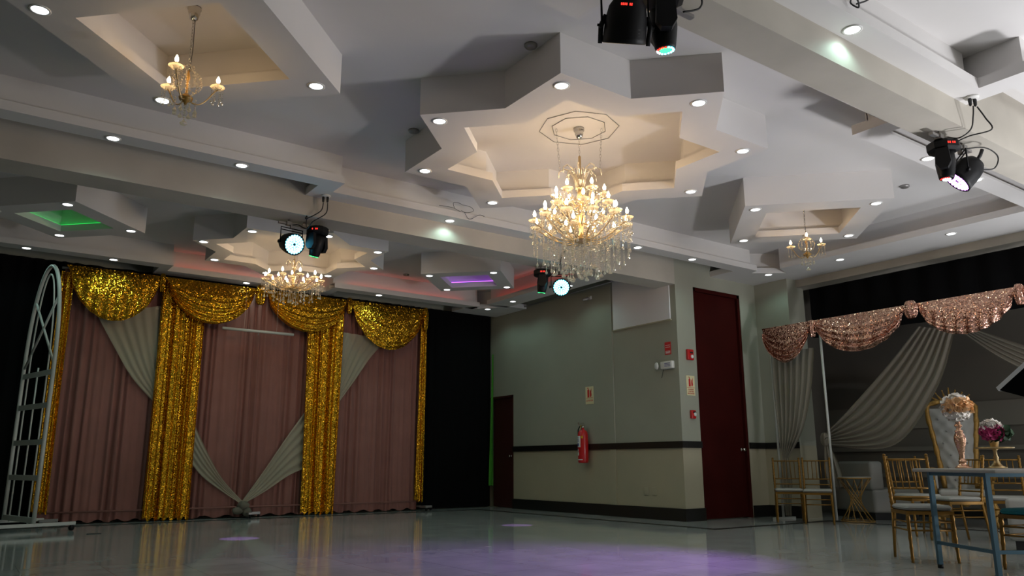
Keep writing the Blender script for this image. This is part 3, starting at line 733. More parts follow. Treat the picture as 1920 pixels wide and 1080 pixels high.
def moving_head(name_lab, loc, d, bar_z, lens, ringled=None, yaw=0, watt=0, col=None, ang=14):
    d = Vector(d).normalized(); L_ = Vector(loc); top = bar_z-L_.z
    t = thing('moving_head', name_lab, 'stage light', loc, 0)
    b = MB(); n = 8
    prof = [(.115, top-.02), (.135, top-.04), (.135, top-.095), (.10, top-.115)]
    b.lathe(prof, 8, smooth=False, a0=PI/8+yaw).build('base', 'fix', t)
    s_ = Vector((math.cos(yaw), math.sin(yaw), 0)); w_ = Vector((-s_.y, s_.x, 0))
    for q in (-1, 1):
        y = MB()
        c = s_*q*.105
        pts = [c+w_*.05+Vector((0, 0, top-.11)), c-w_*.05+Vector((0, 0, top-.11)), c-w_*.06+Vector((0, 0, -.02)), c-w_*.03+Vector((0, 0, -.07)), c+w_*.03+Vector((0, 0, -.07)), c+w_*.06+Vector((0, 0, -.02))]
        o_ = s_*q*.025; nn = 6
        y.add([p-o_ for p in pts]+[p+o_ for p in pts], [tuple(range(6)), tuple(range(11, 5, -1))]+[(k, k+6, (k+1) % 6+6, (k+1) % 6) for k in range(6)])
        y.build('yoke', 'fix', t)
    MB().lathe([(.04, -.12), (.075, -.10), (.08, 0), (.072, .06), (.062, .12), (.058, .135), (.05, .137)], 20, (0, 0, 0), d).build('head', 'fix', t)
    MB().lathe([(.034, .137), (.034, .143), (.02, .15)], 16, (0, 0, 0), d).build('lens', lens, t)
    if ringled:
        u = d.orthogonal().normalized(); v = d.cross(u)
        for q, (mt_, k0, k1) in enumerate(ringled):
            r_ = MB()
            for k in range(k0, k1):
                a = 2*PI*k/16; r_.lathe([(.007, .139), (.007, .145)], 6, u*.046*math.cos(a)+v*.046*math.sin(a), d)
            r_.build('led_ring', mt_, t)
    dd = -Vector((fw.x, fw.y, 0)).normalized(); q = dd*.128
    sd = Vector((-dd.y, dd.x, 0))
    pz = top-.068
    dp = MB()
    for k in range(4):
        c = dd*.1305+sd*(-.028+.016*k+(.008 if k > 1 else 0)); dp.add([c-sd*.005+Vector((0, 0, pz-.009)), c+sd*.005+Vector((0, 0, pz-.009)), c+sd*.005+Vector((0, 0, pz+.009)), c-sd*.005+Vector((0, 0, pz+.009))], [(0, 1, 2, 3)])
    dp.build('display', 'redled', t)
    if watt: spot('stage_lamp', d*.16, d, watt, col, ang, .3, .02, t)
    return t
def rig_bar(a, b, label):
    a, b = Vector(a), Vector(b); t = thing('lighting_bar', label, 'lighting bar', a)
    d = b-a; dn = d.normalized(); w_ = Vector((-dn.y, dn.x, 0))
    m_ = MB(); e = [w_*.018+Vector((0, 0, -.012)), w_*.018+Vector((0, 0, .012)), -w_*.018+Vector((0, 0, .012)), -w_*.018+Vector((0, 0, -.012))]
    m_.add([p for p in e]+[d+p for p in e], [(0, 1, 2, 3), (7, 6, 5, 4)]+[(k, k+4, (k+1) % 4+4, (k+1) % 4) for k in range(4)]); m_.build('bar', 'fixh', t)
    for q in (.2, .5, .8):
        c = d*q; MB().box((c.x-.03, c.y-.03, -.02), (c.x+.03, c.y+.03, .022)).tube([(c.x, c.y, 0), (c.x, c.y, ZB-a.z)], .008, 6).build('mount_bracket', 'fixh', t)
    return t
def cables(pts_list, label, r=.006):
    t = thing('power_cable', label, 'cable', pts_list[0][0])
    o = Vector(pts_list[0][0])
    for pts in pts_list:
        q = [Vector(p)-o for p in pts]; sm_ = []
        for i in range(len(q)-1):
            p0 = q[max(i-1, 0)]; p1 = q[i]; p2 = q[i+1]; p3 = q[min(i+2, len(q)-1)]
            for k in range(6):
                u = k/6; sm_.append(.5*((2*p1)+(-p0+p2)*u+(2*p0-5*p1+4*p2-p3)*u*u+(-p0+3*p1-3*p2+p3)*u**3))
        sm_.append(q[-1]); MB().tube(sm_, r, 6).build('cord', 'cable', t)
    return t
def socket(loc, label):
    t = thing('ceiling_socket', label, 'socket', loc)
    MB().lathe([(.055, 0), (.055, -.012), (.045, -.018)], 18).build('socket_plate', 'plastic', t)
    for k in (-1, 1): MB().lathe([(.013, -.018), (.016, -.03), (.012, -.075), (.006, -.085)], 10, (.022*k, -.01*k, 0)).build('plug', 'cable', t)
camd = lambda p: (Vector((0, 0, HCAM))-Vector(p))
# pair under the near beam, top of the picture
rig_bar((2.72, 2.93, 3.61), (3.50, 2.93, 3.61), 'grey lighting bar under the near beam at the top of the photo')
par_light('black can stage light seen from behind with a red display, top of the photo', (2.865, 2.885, 3.30), (.25, .45, -.85), 'purpled', 3.61)
tt = bpy.data.objects['stage_light']
dp = MB(); ax_ = Vector((.25, .45, -.85)).normalized(); cd_ = camd((2.865, 2.885, 3.30)); cd_ = (cd_-ax_*cd_.dot(ax_)).normalized(); sd_ = ax_.cross(cd_)
if sd_.dot(rt) < 0: sd_ = -sd_
for k in range(7):
    if k == 4: continue
    c = ax_*-.118+cd_*.105+sd_*(-.034+.0095*k); u_ = sd_*.0032; v_ = ax_*.0065
    dp.add([c-u_-v_, c+u_-v_, c+u_+v_, c-u_+v_], [(0, 1, 2, 3)])
for sg in (-1, 1):
    fn_ = MB(); fn_.tube([ax_*-.06+sd_*sg*.120, ax_*.00+sd_*sg*.140, ax_*.10+sd_*sg*.138], [.012, .018, .014], 6)
    fn_.build('side_fin', 'fix', tt)
vt = MB()
for k in range(4):
    c = ax_*(.015+.018*k)+cd_*.108+sd_*.062; vt.tube([c-sd_*.02, c+sd_*.022-cd_*.016], .003, 4)
vt.build('vent_slots', 'dark', tt)
dp.build('display', 'redled', tt)
moving_head('black moving head with red, blue and green ring at the top of the photo', (3.10, 2.81, 3.34), (.10, .05, -.99), 3.61, 'greenled',
            [('redled', 0, 4), ('whiteled', 4, 7), ('blueled', 7, 12), ('cyanled', 12, 16)], .9)
cables([[(2.75, 2.9, 3.62), (2.95, 2.86, 3.58), (3.2, 2.82, 3.64), (3.35, 2.74, 3.60), (3.32, 2.72, 3.5), (3.22, 2.76, 3.46)]], 'black cable looping over the moving head at the top of the photo')
# pair under the long beam, left
rig_bar((2.80, 8.60, 3.60), (3.42, 8.60, 3.60), 'grey lighting bar under the long beam above the gold drapes')
p_ = (2.96, 8.58, 3.36); par_light('black can stage light glowing sky blue above the gold drapes', p_, camd(p_).normalized()+rt*.62-Vector((0, 0, .18)), 'blueled', 3.60, 40, (.2, .7, 1), 40)
moving_head('black moving head with a green ring right of the sky blue stage light', (3.24, 8.50, 3.37), (-.09, .31, -.95), 3.60, 'fix', [('greenled', 0, 16)], .5, 420, (.55, .25, 1), 8)
socket((3.20, 8.20, S), 'round white ceiling socket with two black plugs at the end of the ledge')
cables([[(3.18, 8.21, 3.80), (3.16, 8.23, 3.70), (3.02, 8.3, 3.60), (3.05, 8.35, 3.66), (3.06, 8.4, 3.58), (3.12, 8.55, 3.58)],
        [(3.225, 8.19, 3.80), (3.22, 8.22, 3.68), (3.10, 8.3, 3.58), (3.08, 8.42, 3.52), (3.0, 8.5, 3.575), (2.95, 8.58, 3.58)]], 'two black cables hanging from the plugs above the sky blue stage light')
# pair under the long beam, centre
rig_bar((6.56, 8.60, 3.60), (7.12, 8.62, 3.60), 'grey lighting bar under the long beam behind the large chandelier')
p_ = (6.95, 8.52, 3.35); par_light('black can stage light glowing cyan below the large chandelier', p_, camd(p_).normalized()+rt*.12-Vector((0, 0, .05)), 'cyanled', 3.60, 60, (.1, .8, 1), 44)
moving_head('black moving head with a thin green ring left of the cyan stage light', (6.68, 8.60, 3.39), (.01, .2, -.98), 3.60, 'fix', [('greenled', 0, 16)], .9, 420, (.6, .3, 1), 8)
cables([[(6.90, 8.31, 3.86), (6.80, 8.30, 3.74), (6.78, 8.32, 3.62), (6.80, 8.45, 3.57), (6.86, 8.6, 3.58)]], 'black cable hanging behind the crystals above the cyan stage light')
# pair under the near beam, right
rig_bar((6.50, 2.94, 3.60), (7.20, 2.94, 3.60), 'grey lighting bar under the near beam at the right')
p_ = (7.04, 2.95, 3.35); par_light('black can stage light glowing violet at the upper right', p_, Vector((4.85, 5.6, 0))-Vector(p_), 'purpled', 3.60, 1150, (.50, .22, 1), 44)
moving_head('black moving head beside the violet stage light at the upper right', (6.74, 2.96, 3.38), (-.05, .02, -.99), 3.60, 'whiteled', [('redled', 0, 5)], .3)
socket((6.72, 2.67, S), 'round white ceiling socket with two black plugs at the upper right')
cables([[(6.70, 2.66, 3.80), (6.72, 2.68, 3.72), (6.74, 2.72, 3.62), (6.70, 2.80, 3.56), (6.72, 2.9, 3.6), (6.66, 2.95, 3.58), (6.6, 2.98, 3.62)],
        [(6.745, 2.65, 3.80), (6.80, 2.62, 3.70), (6.84, 2.60, 3.60), (6.78, 2.75, 3.58), (6.74, 2.85, 3.55), (6.85, 2.93, 3.60), (6.95, 2.9, 3.58)],
        [(6.98, 2.92, 3.56), (7.15, 2.80, 3.58), (7.30, 2.76, 3.52), (7.30, 2.80, 3.42), (7.18, 2.86, 3.40)]], 'tangle of black cables above the violet stage light')
cables([[(4.62, 2.50, 3.96), (4.66, 2.47, 3.93), (4.72, 2.50, 3.91), (4.70, 2.54, 3.955), (4.64, 2.50, 3.95)], [(4.70, 2.50, 3.93), (4.78, 2.48, 3.97), (4.82, 2.46, 4.0)]], 'small knot of black cable on the ledge at the top right edge')
cables([[(4.60, 8.00, 3.99), (4.78, 8.0, 4.0), (4.85, 8.0, 3.985), (4.92, 8.01, 3.97)], [(4.82, 8.0, 4.0), (4.80, 7.99, 4.06), (4.87, 7.98, 4.07), (4.93, 7.98, 4.055)], [(4.93, 7.98, 4.055), (5.05, 7.98, 4.05), (5.10, 7.99, 4.01), (5.0, 8.0, 3.97), (4.92, 8.0, 3.985)], [(4.98, 8.01, 3.97), (5.06, 8.02, 3.90), (5.2, 8.01, 3.98), (5.28, 8.01, 3.975)]], 'thin loose wires lying on the ledge above the bright spot', .0028)

# ------------------------------------------------------------ gold backdrop on the far wall
YD = 13.30
def pleat(mb, x0, x1, z0, z1, y, n, amp, nu=None, nv=14, x0b=None, x1b=None, seed=0, flare=0.0, hem=0.0):
    rd = random.Random(seed); ph = [rd.random()*6.28 for _ in range(6)]
    x0b = x0 if x0b is None else x0b; x1b = x1 if x1b is None else x1b
    nu = nu or n*8
    def fn(u, v):
        uu = u+.012*math.sin(u*23+ph[0])+.008*math.sin(u*51+ph[1])
        xa = x0+(x1-x0)*u; xb = x0b+(x1b-x0b)*u; x = xa*(1-v)+xb*v+.006*math.sin(v*5+u*40)*v
        a = amp*(.55+.45*math.sin(uu*17+ph[2]))*(1+flare*v)
        yy = y-a*math.sin(2*PI*n*uu+.5*math.sin(v*3+ph[3])*v)-.3*a*math.sin(2*PI*n*2.3*uu+ph[4])
        return (x, yy, z1+(z0-z1)*v+hem*math.sin(u*37)*(v > .99))
    return mb.grid(fn, nu, nv)
struct('wall_black_drape', MB(), 'black') if False else None
t = MB(); pleat(t, -3.7, C1-.03, .01, 3.93, YF, 60, .035, nv=6, seed=2)
tag(t.build('black_drape', 'black'), 'black floor-length drape behind the gold and pink backdrop', 'drape')
t = MB(); pleat(t, 9.10, 9.13, .42, 3.1, 13.47, 2, .012, nv=10, seed=5, x0b=9.03, x1b=9.13)
tag(t.build('green_cloth', 'green'), 'thin strip of green cloth showing at the right edge of the black drape', 'cloth')

for i, (x0, x1, n, lab) in enumerate(((1.12, 2.62, 13, 'dusty pink pleated curtain left of the left gold column'), (3.02, 5.10, 19, 'dusty pink pleated curtain in the middle behind the sheer V'), (5.55, 7.30, 15, 'dusty pink pleated curtain right of the right gold column'))):
    t = MB(); pleat(t, x0, x1, .03, 3.78, YD+.03, n, .030, seed=10+i, flare=.35, hem=.02)
    tag(t.build('pink_curtain', 'pink'), lab, 'curtain', 'dusty pink curtains of the backdrop')
t = thing('backdrop_frame', 'pipe frame on castered feet carrying the gold and pink backdrop', 'frame', (0, YD+.09, 0))
MB().tube([(1.08, 0, 3.80), (7.36, 0, 3.80)], .02, 8).build('top_rail', 'white', t)
MB().tube([(1.2, -.13, .17), (7.25, -.13, .17)], .014, 8).build('bottom_rail', 'pink', t)
for x in (1.15, 4.05, 7.28): MB().tube([(x, 0, .06), (x, 0, 3.8)], .02, 8).build('pole', 'white', t)
for x in (1.2, 4.10, 7.34):
    f = MB().box((x-.03, -.40, .06), (x+.03, .1, .09)).box((x-.02, -.2, .05), (x+.22, -.15, .09)).build('foot', 'fixh', t)
    for dx, dy in ((0, -.38), (.2, -.18)): MB().lathe([(.03, -.012), (.03, .012)], 12, (x+dx, dy, .03), (1, 0, 0)).build('caster', 'fix', f)

def gold_column(x0, x1, z1, lab, seed, x0b, x1b, z0=.03, n=6):
    t = MB(); pleat(t, x0, x1, z0, z1, YD-.10, n, .042, nu=n*14, nv=20, seed=seed, x0b=x0b, x1b=x1b, flare=.3, hem=.03)
    tag(t.build('gold_sequin_panel', 'seq'), lab, 'curtain', 'gold sequin columns')
gold_column(2.50, 3.19, 3.74, 'long gold sequin panel between the first and second swags', 3, 2.53, 3.20)
gold_column(4.93, 5.64, 3.74, 'long gold sequin panel between the third and fourth swags', 4, 5.00, 5.60)
gold_column(7.24, 7.37, 3.62, 'narrow gold sequin tail at the right end of the backdrop', 6, 7.20, 7.38, .18, 2)
gold_column(1.06, 1.24, 3.70, 'narrow gold sequin tail at the left end behind the white arch', 8, 1.06, 1.26, .18, 2)

def swag(mbx, X, Y, depth, zt, mode, mt, name, lab, cat, group, amp=1.0, axis='x', out=-1):
    # X=(x0,x1) along the rail, Y=rail plane; out = sign of the bulge direction
    x0, x1 = X
    def fn(u, v):
        e = max(0, math.sin(PI*u))**.62
        if mode == 'catenary': e = (1-abs(2*u-1)**2.6)**.75
        z = zt-.03-(depth-.03)*v*e-(1-e)*.10*v
        bul = .10*math.sin(PI*min(1, v*1.0)*.75)*e+.02
        if mode == 'curve':
            k = max(0, v-.25)/.75; f = .020*amp*math.sin(2*PI*(5.5*v**1.3)+1.5*math.cos(PI*u))*k*1.2
        elif mode == 'flute':
            k = max(0, v-.3)/.7; f = .018*amp*math.sin(2*PI*9*u+2.2*v)*k+.012*math.sin(2*PI*4*v)*(v > .75)*amp
        else:
            k = max(0, v-.2)/.8; f = (.012*math.sin(2*PI*7*u+1.5*v)+.014*math.sin(2*PI*(5*v**1.3)+2*math.cos(PI*u)))*k*amp
        f += .035*math.exp(-((v-.93)/.05)**2)
        x = x0+(x1-x0)*(.5+(u-.5)*(1-.10*v*(1-e)))
        d = Y+out*(.11+bul+f)
        return (x, d, z) if axis == 'x' else (d, x, z)
    t = MB().grid(fn, 72, 44)
    def edge(side):
        pts = []
        return pts
    o = t.build(name, mt); tag(o, lab, cat, group)
    return o
GS = 'gold sequin swags'
swag(0, (1.12, 2.50), YD, .84, 3.84, 'flute', 'seq', 'gold_swag', 'leftmost gold sequin swag with upright flutes, beside the white arch', 'swag', GS)
swag(0, (2.51, 4.02), YD, .74, 3.84, 'curve', 'seq', 'gold_swag', 'second gold sequin swag from the left with strong curved folds', 'swag', GS)
swag(0, (4.12, 5.70), YD, .72, 3.84, 'curve', 'seq', 'gold_swag', 'third gold sequin swag, behind the far chandelier', 'swag', GS)
swag(0, (5.70, 7.33), YD, .90, 3.84, 'mix', 'seq', 'gold_swag', 'rightmost gold sequin swag next to the black drape', 'swag', GS)
def knot(x, z, w_, h, mt, lab, group, axis='x', Y=YD-.13, cat='knot'):
    def fn(u, v):
        a = 2*PI*u; r = (.55+.45*abs(math.sin(PI*v))**.6)*(1+.10*math.sin(7*a))
        p = (x+w_*.5*r*math.cos(a), Y+.06*r*math.sin(a), z+h*.5-h*v)
        return p if axis == 'x' else (p[1], p[0], p[2])
    tag(MB().grid(fn, 48, 14).build('gathered_knot', mt), lab, cat, group)
knot(2.48, 3.70, .10, .30, 'seq', 'gathered gold knot between the first and second swags', 'gold gathered knots')
knot(4.07, 3.70, .17, .34, 'seq', 'gathered gold knot between the second and third swags', 'gold gathered knots')
knot(5.71, 3.70, .10, .30, 'seq', 'gathered gold knot between the third and fourth swags', 'gold gathered knots')
knot(7.31, 3.62, .12, .45, 'seq', 'gathered gold knot at the right end of the swags', 'gold gathered knots')

def ribbon(A, B, n, amp, mt, name, lab, cat, group, axis='x', out=-1, nv=24):
    # A, B: edge polylines [(along, z, depth)] from top to bottom
    def interp(P_, v):
        t = v*(len(P_)-1); i = min(int(t), len(P_)-2); f = t-i
        p0 = P_[max(i-1, 0)]; p1 = P_[i]; p2 = P_[i+1]; p3 = P_[min(i+2, len(P_)-1)]
        return [.5*((2*p1[k])+(-p0[k]+p2[k])*f+(2*p0[k]-5*p1[k]+4*p2[k]-p3[k])*f*f+(-p0[k]+3*p1[k]-3*p2[k]+p3[k])*f**3) for k in range(3)]
    def fn(u, v):
        a, b = interp(A, v), interp(B, v); w_ = math.hypot(a[0]-b[0], a[1]-b[1])
        x, z, d = [a[k]*(1-u)+b[k]*u for k in range(3)]
        d += out*amp*min(1, w_/.3)*math.sin(2*PI*n*u+.6*math.sin(4*v))
        return (x, d, z) if axis == 'x' else (d, x, z)
    return tag(MB().grid(fn, n*8, nv).build(name, mt), lab, cat, group)
GV = 'ivory sheer sashes of the backdrop'
yd = YD-.045
ribbon([(1.60, 3.12, yd), (1.90, 2.62, yd), (2.20, 2.16, yd), (2.60, 1.75, yd)], [(2.55, 3.35, yd), (2.60, 2.8, yd), (2.66, 2.3, yd), (2.72, 1.95, yd)], 6, .012, 'sheer', 'sheer_drape', 'ivory sheer sash sweeping down below the leftmost gold swag', 'sash', GV)
ribbon([(3.04, 1.05, yd), (3.35, .68, yd), (3.70, .42, yd), (3.97, .24, yd-.04)], [(3.06, 1.74, yd), (3.32, 1.22, yd), (3.66, .66, yd), (4.03, .26, yd-.04)], 5, .012, 'sheer', 'sheer_drape', 'ivory sheer sash forming the left side of the V at floor level', 'sash', GV)
ribbon([(5.06, 1.82, yd), (4.72, 1.32, yd), (4.34, .72, yd), (4.02, .27, yd-.04)], [(5.06, .78, yd), (4.78, .66, yd), (4.42, .42, yd), (4.09, .24, yd-.04)], 5, .012, 'sheer', 'sheer_drape', 'ivory sheer sash forming the right side of the V at floor level', 'sash', GV)
ribbon([(5.52, 3.22, yd), (5.50, 2.8, yd), (5.48, 2.4, yd), (5.46, 2.1, yd)], [(6.55, 3.16, yd), (6.22, 2.80, yd), (5.90, 2.32, yd), (5.55, 1.82, yd)], 6, .012, 'sheer', 'sheer_drape', 'ivory sheer sash sweeping down below the rightmost gold swag', 'sash', GV)
t = thing('tied_knot', 'tied ivory cloth knot on the floor at the tip of the V', 'knot', (4.03, YD-.12, .13))
def blob(c, r, mt, nm, sq=(1, 1, 1), seed=0, n=18):
    def fn(u, v):
        a = 2*PI*u; b = PI*v; rr = r*(1+.18*math.sin(3*a+seed)*math.sin(b)+.10*math.sin(7*a+5*b+seed))
        return (c[0]+sq[0]*rr*math.sin(b)*math.cos(a), c[1]+sq[1]*rr*math.sin(b)*math.sin(a), c[2]+sq[2]*rr*math.cos(b))
    return MB().grid(fn, n, n//2).build(nm, mt, t)
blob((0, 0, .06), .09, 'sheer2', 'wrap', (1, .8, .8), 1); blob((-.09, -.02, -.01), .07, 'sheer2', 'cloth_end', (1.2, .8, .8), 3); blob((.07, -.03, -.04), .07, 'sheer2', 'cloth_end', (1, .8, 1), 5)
t = thing('white_pole', 'white pole hanging level in front of the middle pink curtain', 'pole', (4.03, YD-.30, 3.035))
MB().tube([(-.60, 0, 0), (.60, 0, 0)], .024, 12).build('rod', 'white', t)
MB().tube([(0, .0, .02), (0, 0, -.01), (-.01, 0, -.07)], .008, 6).build('hook', 'fixh', t)
for x in (-.25, .3): MB().tube([(x, 0, .0), (x, 0, .74)], .0015, 4).build('cord', 'white', t)

# ------------------------------------------------------------ white arch at left
t = thing('metal_arch', 'tall white metal arch on castered feet at the left edge', 'arch', (.88, 12.475, 0), math.atan2(.95, -.24))
W_ = .55; ZS = 2.15; ZT = 3.60
o = [(-W_, 0, .1)]+[(-W_, 0, z) for z in (1.0, ZS)]+[(-W_*math.cos(a), 0, ZS+(ZT-ZS)*math.sin(a)**.9) for a in [PI*k/24 for k in range(1, 24)]]+[(W_, 0, ZS), (W_, 0, 1.0), (W_, 0, .1)]
MB().tube(o, .026, 10).build('arch_tube', 'white', t)
o2 = [(x*.62, .0, z-.12 if z > ZS else z) for x, y, z in o]; MB().tube([p for p in o2], .011, 8).build('inner_tube', 'white', t)
MB().tube([(0.0, 0, .14), (0, 0, ZS)], .011, 8).build('centre_rod', 'white', t)
for z in (2.06, 1.62, 1.14, .68, .15):
    MB().box((-W_, -.012, z-.035), (W_, .012, z+.035)).build('cross_bar', 'white', t)
for sgn in (1, -1):
    MB().tube([(sgn*W_*.98, 0, ZS+.02), (-sgn*W_*.78, 0, ZS+.98)], .016, 8).build('diagonal_brace', 'white', t)
for sx in (-W_, W_):
    f = MB().box((sx-.025, -.5, .075), (sx+.025, .5, .115)).build('foot', 'white', t)
    for sy in (-.46, .46): MB().lathe([(.035, -.014), (.035, .014)], 14, (sx, sy, .037), (1, 0, 0)).box((sx-.02, sy-.015, .05), (sx+.02, sy+.015, .08)).build('caster', 'fix', f)

# ------------------------------------------------------------ rose gold canopy at right
XV = 10.80
GR = 'rose gold sequin swags'
for (y0, y1, d, mode, lab) in ((7.87, 6.93, .64, 'curve', 'first rose gold sequin swag beside the corner column'), (6.93, 5.44, .60, 'mix', 'second rose gold sequin swag, wide with deep folds'),
                               (5.32, 4.02, .55, 'flute', 'third rose gold sequin swag above the throne'), (4.00, 2.75, .55, 'mix', 'fourth rose gold sequin swag cut by the right edge')):
    swag(0, (y0, y1), XV, d, 3.04, mode, 'seqp', 'rose_gold_swag', lab, 'swag', GR, axis='y', amp=1.3)
knot(5.38, 2.93, .18, .24, 'seqp', 'gathered rose gold knot between the second and third swags', 'rose gold knots', 'y', XV-.16)
knot(6.92, 2.88, .10, .26, 'seqp', 'gathered rose gold knot between the first and second swags', 'rose gold knots', 'y', XV-.16)
knot(4.01, 2.90, .12, .26, 'seqp', 'gathered rose gold knot right of the third swag', 'rose gold knots', 'y', XV-.16)
t = thing('canopy_frame', 'white pole frame carrying the rose gold valance', 'frame', (XV, 0, 0))
MB().tube([(0, 7.87, 2.99), (0, 2.6, 2.99)], .02, 8).build('top_rail', 'white', t)
for x, y, z in ((-.02, 7.80, 3.0), (0, 6.90, 3.0)): MB().tube([(x, y, .03), (x, y, z)], .019, 8).build('pole', 'white', t)
MB().box((-.25, 7.77, .0), (.25, 7.83, .03)).build('foot', 'white', t)
GA = 'ivory sheer drapes of the canopy'
xs = XV-.06
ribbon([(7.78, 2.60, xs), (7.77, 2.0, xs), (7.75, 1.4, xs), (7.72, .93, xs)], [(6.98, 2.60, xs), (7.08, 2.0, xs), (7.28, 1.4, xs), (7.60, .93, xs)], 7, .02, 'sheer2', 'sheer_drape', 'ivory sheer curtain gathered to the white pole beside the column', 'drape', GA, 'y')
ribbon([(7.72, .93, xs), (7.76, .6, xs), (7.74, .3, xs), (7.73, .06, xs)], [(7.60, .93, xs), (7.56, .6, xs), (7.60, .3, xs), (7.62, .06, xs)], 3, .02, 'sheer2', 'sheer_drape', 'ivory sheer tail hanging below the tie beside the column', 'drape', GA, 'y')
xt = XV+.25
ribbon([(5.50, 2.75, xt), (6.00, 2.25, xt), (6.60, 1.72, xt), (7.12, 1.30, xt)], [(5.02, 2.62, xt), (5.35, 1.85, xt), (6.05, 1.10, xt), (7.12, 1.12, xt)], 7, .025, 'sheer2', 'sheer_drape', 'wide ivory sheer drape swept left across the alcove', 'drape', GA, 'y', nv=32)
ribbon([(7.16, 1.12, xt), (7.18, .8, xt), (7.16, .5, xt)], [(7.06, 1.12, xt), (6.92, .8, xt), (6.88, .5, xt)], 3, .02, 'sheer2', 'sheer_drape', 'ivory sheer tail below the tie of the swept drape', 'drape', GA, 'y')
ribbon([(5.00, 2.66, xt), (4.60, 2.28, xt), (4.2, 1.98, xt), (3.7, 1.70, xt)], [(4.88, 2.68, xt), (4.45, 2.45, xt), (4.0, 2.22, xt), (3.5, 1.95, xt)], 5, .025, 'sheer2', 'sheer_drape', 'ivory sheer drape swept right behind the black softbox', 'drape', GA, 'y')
t = thing('drape_tie', 'gathered tie holding the swept drape on the canopy pole', 'tie', (xt, 7.14, 1.21))
def knot_in(t_, nm, mt, w_, h):
    def fn(u, v):
        a = 2*PI*u; r = (.5+.5*abs(math.sin(PI*v))**.6)*(1+.12*math.sin(6*a)); return (.05*r*math.sin(a), w_*r*math.cos(a), h*(.5-v))
    MB().grid(fn, 36, 10).build(nm, mt, t_)
knot_in(t, 'wrap', 'sheer2', .07, .2); MB().tube([(0, 0, 0), (-.2, -.15, .02), (-.25, -.24, .02)], .006, 5).build('cord', 'sheer2', t)
# black cloth hung from the side beam above the canopy
def fn(u, v): return (11.78+.02*math.sin(u*160), 7.66-11*u, 3.78-.85*v)
tag(MB().grid(fn, 300, 4).build('black_cloth', 'black'), 'black cloth hung from the beam above the rose gold valance', 'drape')

# ------------------------------------------------------------ furniture
def chiavari(label, loc, rz, seatm='pvc', rings=True):
    t = thing('chiavari_chair', label, 'chair', loc, rz, 'gold slatted banquet chairs')
    MB().rbox((-.195, -.185, .435), (.195, .205, .485), .03, 4).build('seat_cushion', seatm, t)
    MB().box((-.20, -.19, .405), (.20, .21, .435)).build('seat_frame', 'goldp', t)
    def ringed(p0, p1, r0, r1, n):
        mb = MB(); p0, p1 = Vector(p0), Vector(p1); N_ = n*4; pts = []; rr = []
        for k in range(N_+1):
            u = k/N_; pts.append(p0+(p1-p0)*u); b_ = r0+(r1-r0)*u; rr.append(b_*(1.28 if k % 4 == 2 else 1))
        return mb.tube(pts, rr, 8)
    for sx in (-1, 1):
        ringed((sx*.185, .195, .41), (sx*.19, .215, 0), .017, .013, 5).build('leg', 'goldp', t)
        l_ = MB().tube([(sx*.185, -.175, .44), (sx*.19, -.235, 0)], [.016, .013], 8).build('leg', 'goldp', t)
    bk = thing_part('backrest', t)
    for sx in (-1, 1):
        ringed((sx*.185, -.175, .43), (sx*.19, -.255, .92), .016, .014, 11).lathe([(.014, 0), (.018, .006), (.008, .018)], 8, (sx*.19, -.255, .92)).build('back_post', 'goldp', bk)
    for z in (.54, .62, .885):
        y = -.175-.08*(z-.43)/.49; MB().tube([(-.185, y, z), (-.09, y-.012, z), (0, y-.016, z), (.09, y-.012, z), (.185, y, z)], .0095, 6).build('rail', 'goldp', bk)
    for k in range(5):
        x = -.12+.06*k; MB().tube([(x, -.215, .62), (x, -.262, .885)], .0065, 6).build('spindle', 'goldp', bk)
    for z in (.27, .34):
        for sx in (-1, 1): MB().tube([(sx*.187, .2, z), (sx*.187, -.2, z)], .008, 6).build('stretcher', 'goldp', t)
        MB().tube([(-.187, .20, z), (.187, .20, z)], .008, 6).build('stretcher', 'goldp', t)
    return t
def thing_part(name, parent):
    o = bpy.data.objects.new(name, None); C.objects.link(o); o.parent = parent; return o
ch = chiavari('near gold slatted chair with white seat, left of the blue legged table', (7.28, 3.80, 0), math.radians(137))
def toward(p, q): return math.atan2(q[1]-p[1], q[0]-p[0])-PI/2
dup(ch, 'gold chair nearest the white pole, left of two by the column', (10.40, 7.40, 0), math.radians(128))
dup(ch, 'gold chair standing left of the hourglass side table', (10.43, 6.93, 0), math.radians(122))
dup(ch, 'gold chair behind the near chair, in front of the throne', (9.75, 5.12, 0), math.radians(150))
dup(ch, 'gold chair half hidden behind the table, beside the throne', (9.3, 4.45, 0), math.radians(60))
dup(ch, 'gold chair with cream seat at the right edge behind the table', (9.9, 4.15, 0), math.radians(120))
dup(ch, 'gold chair at the far left edge behind the white arch', (.30, 13.0, 0), math.radians(170))
ch2 = dup(ch, 'gold stool with cyan light tinted into its seat, tucked under the table at the right edge', (7.32, 2.86, 0), math.radians(-10))
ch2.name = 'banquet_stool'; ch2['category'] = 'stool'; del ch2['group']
for c in kids(ch2):
    if c.name.startswith('backrest'):
        for g in kids(c): bpy.data.objects.remove(g)
        bpy.data.objects.remove(c); continue
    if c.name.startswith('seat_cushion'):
        c.data = c.data.copy(); c.data.materials[0] = M['cyan_tint']; c['label'] = 'seat cushion tinted as under cyan stage light'

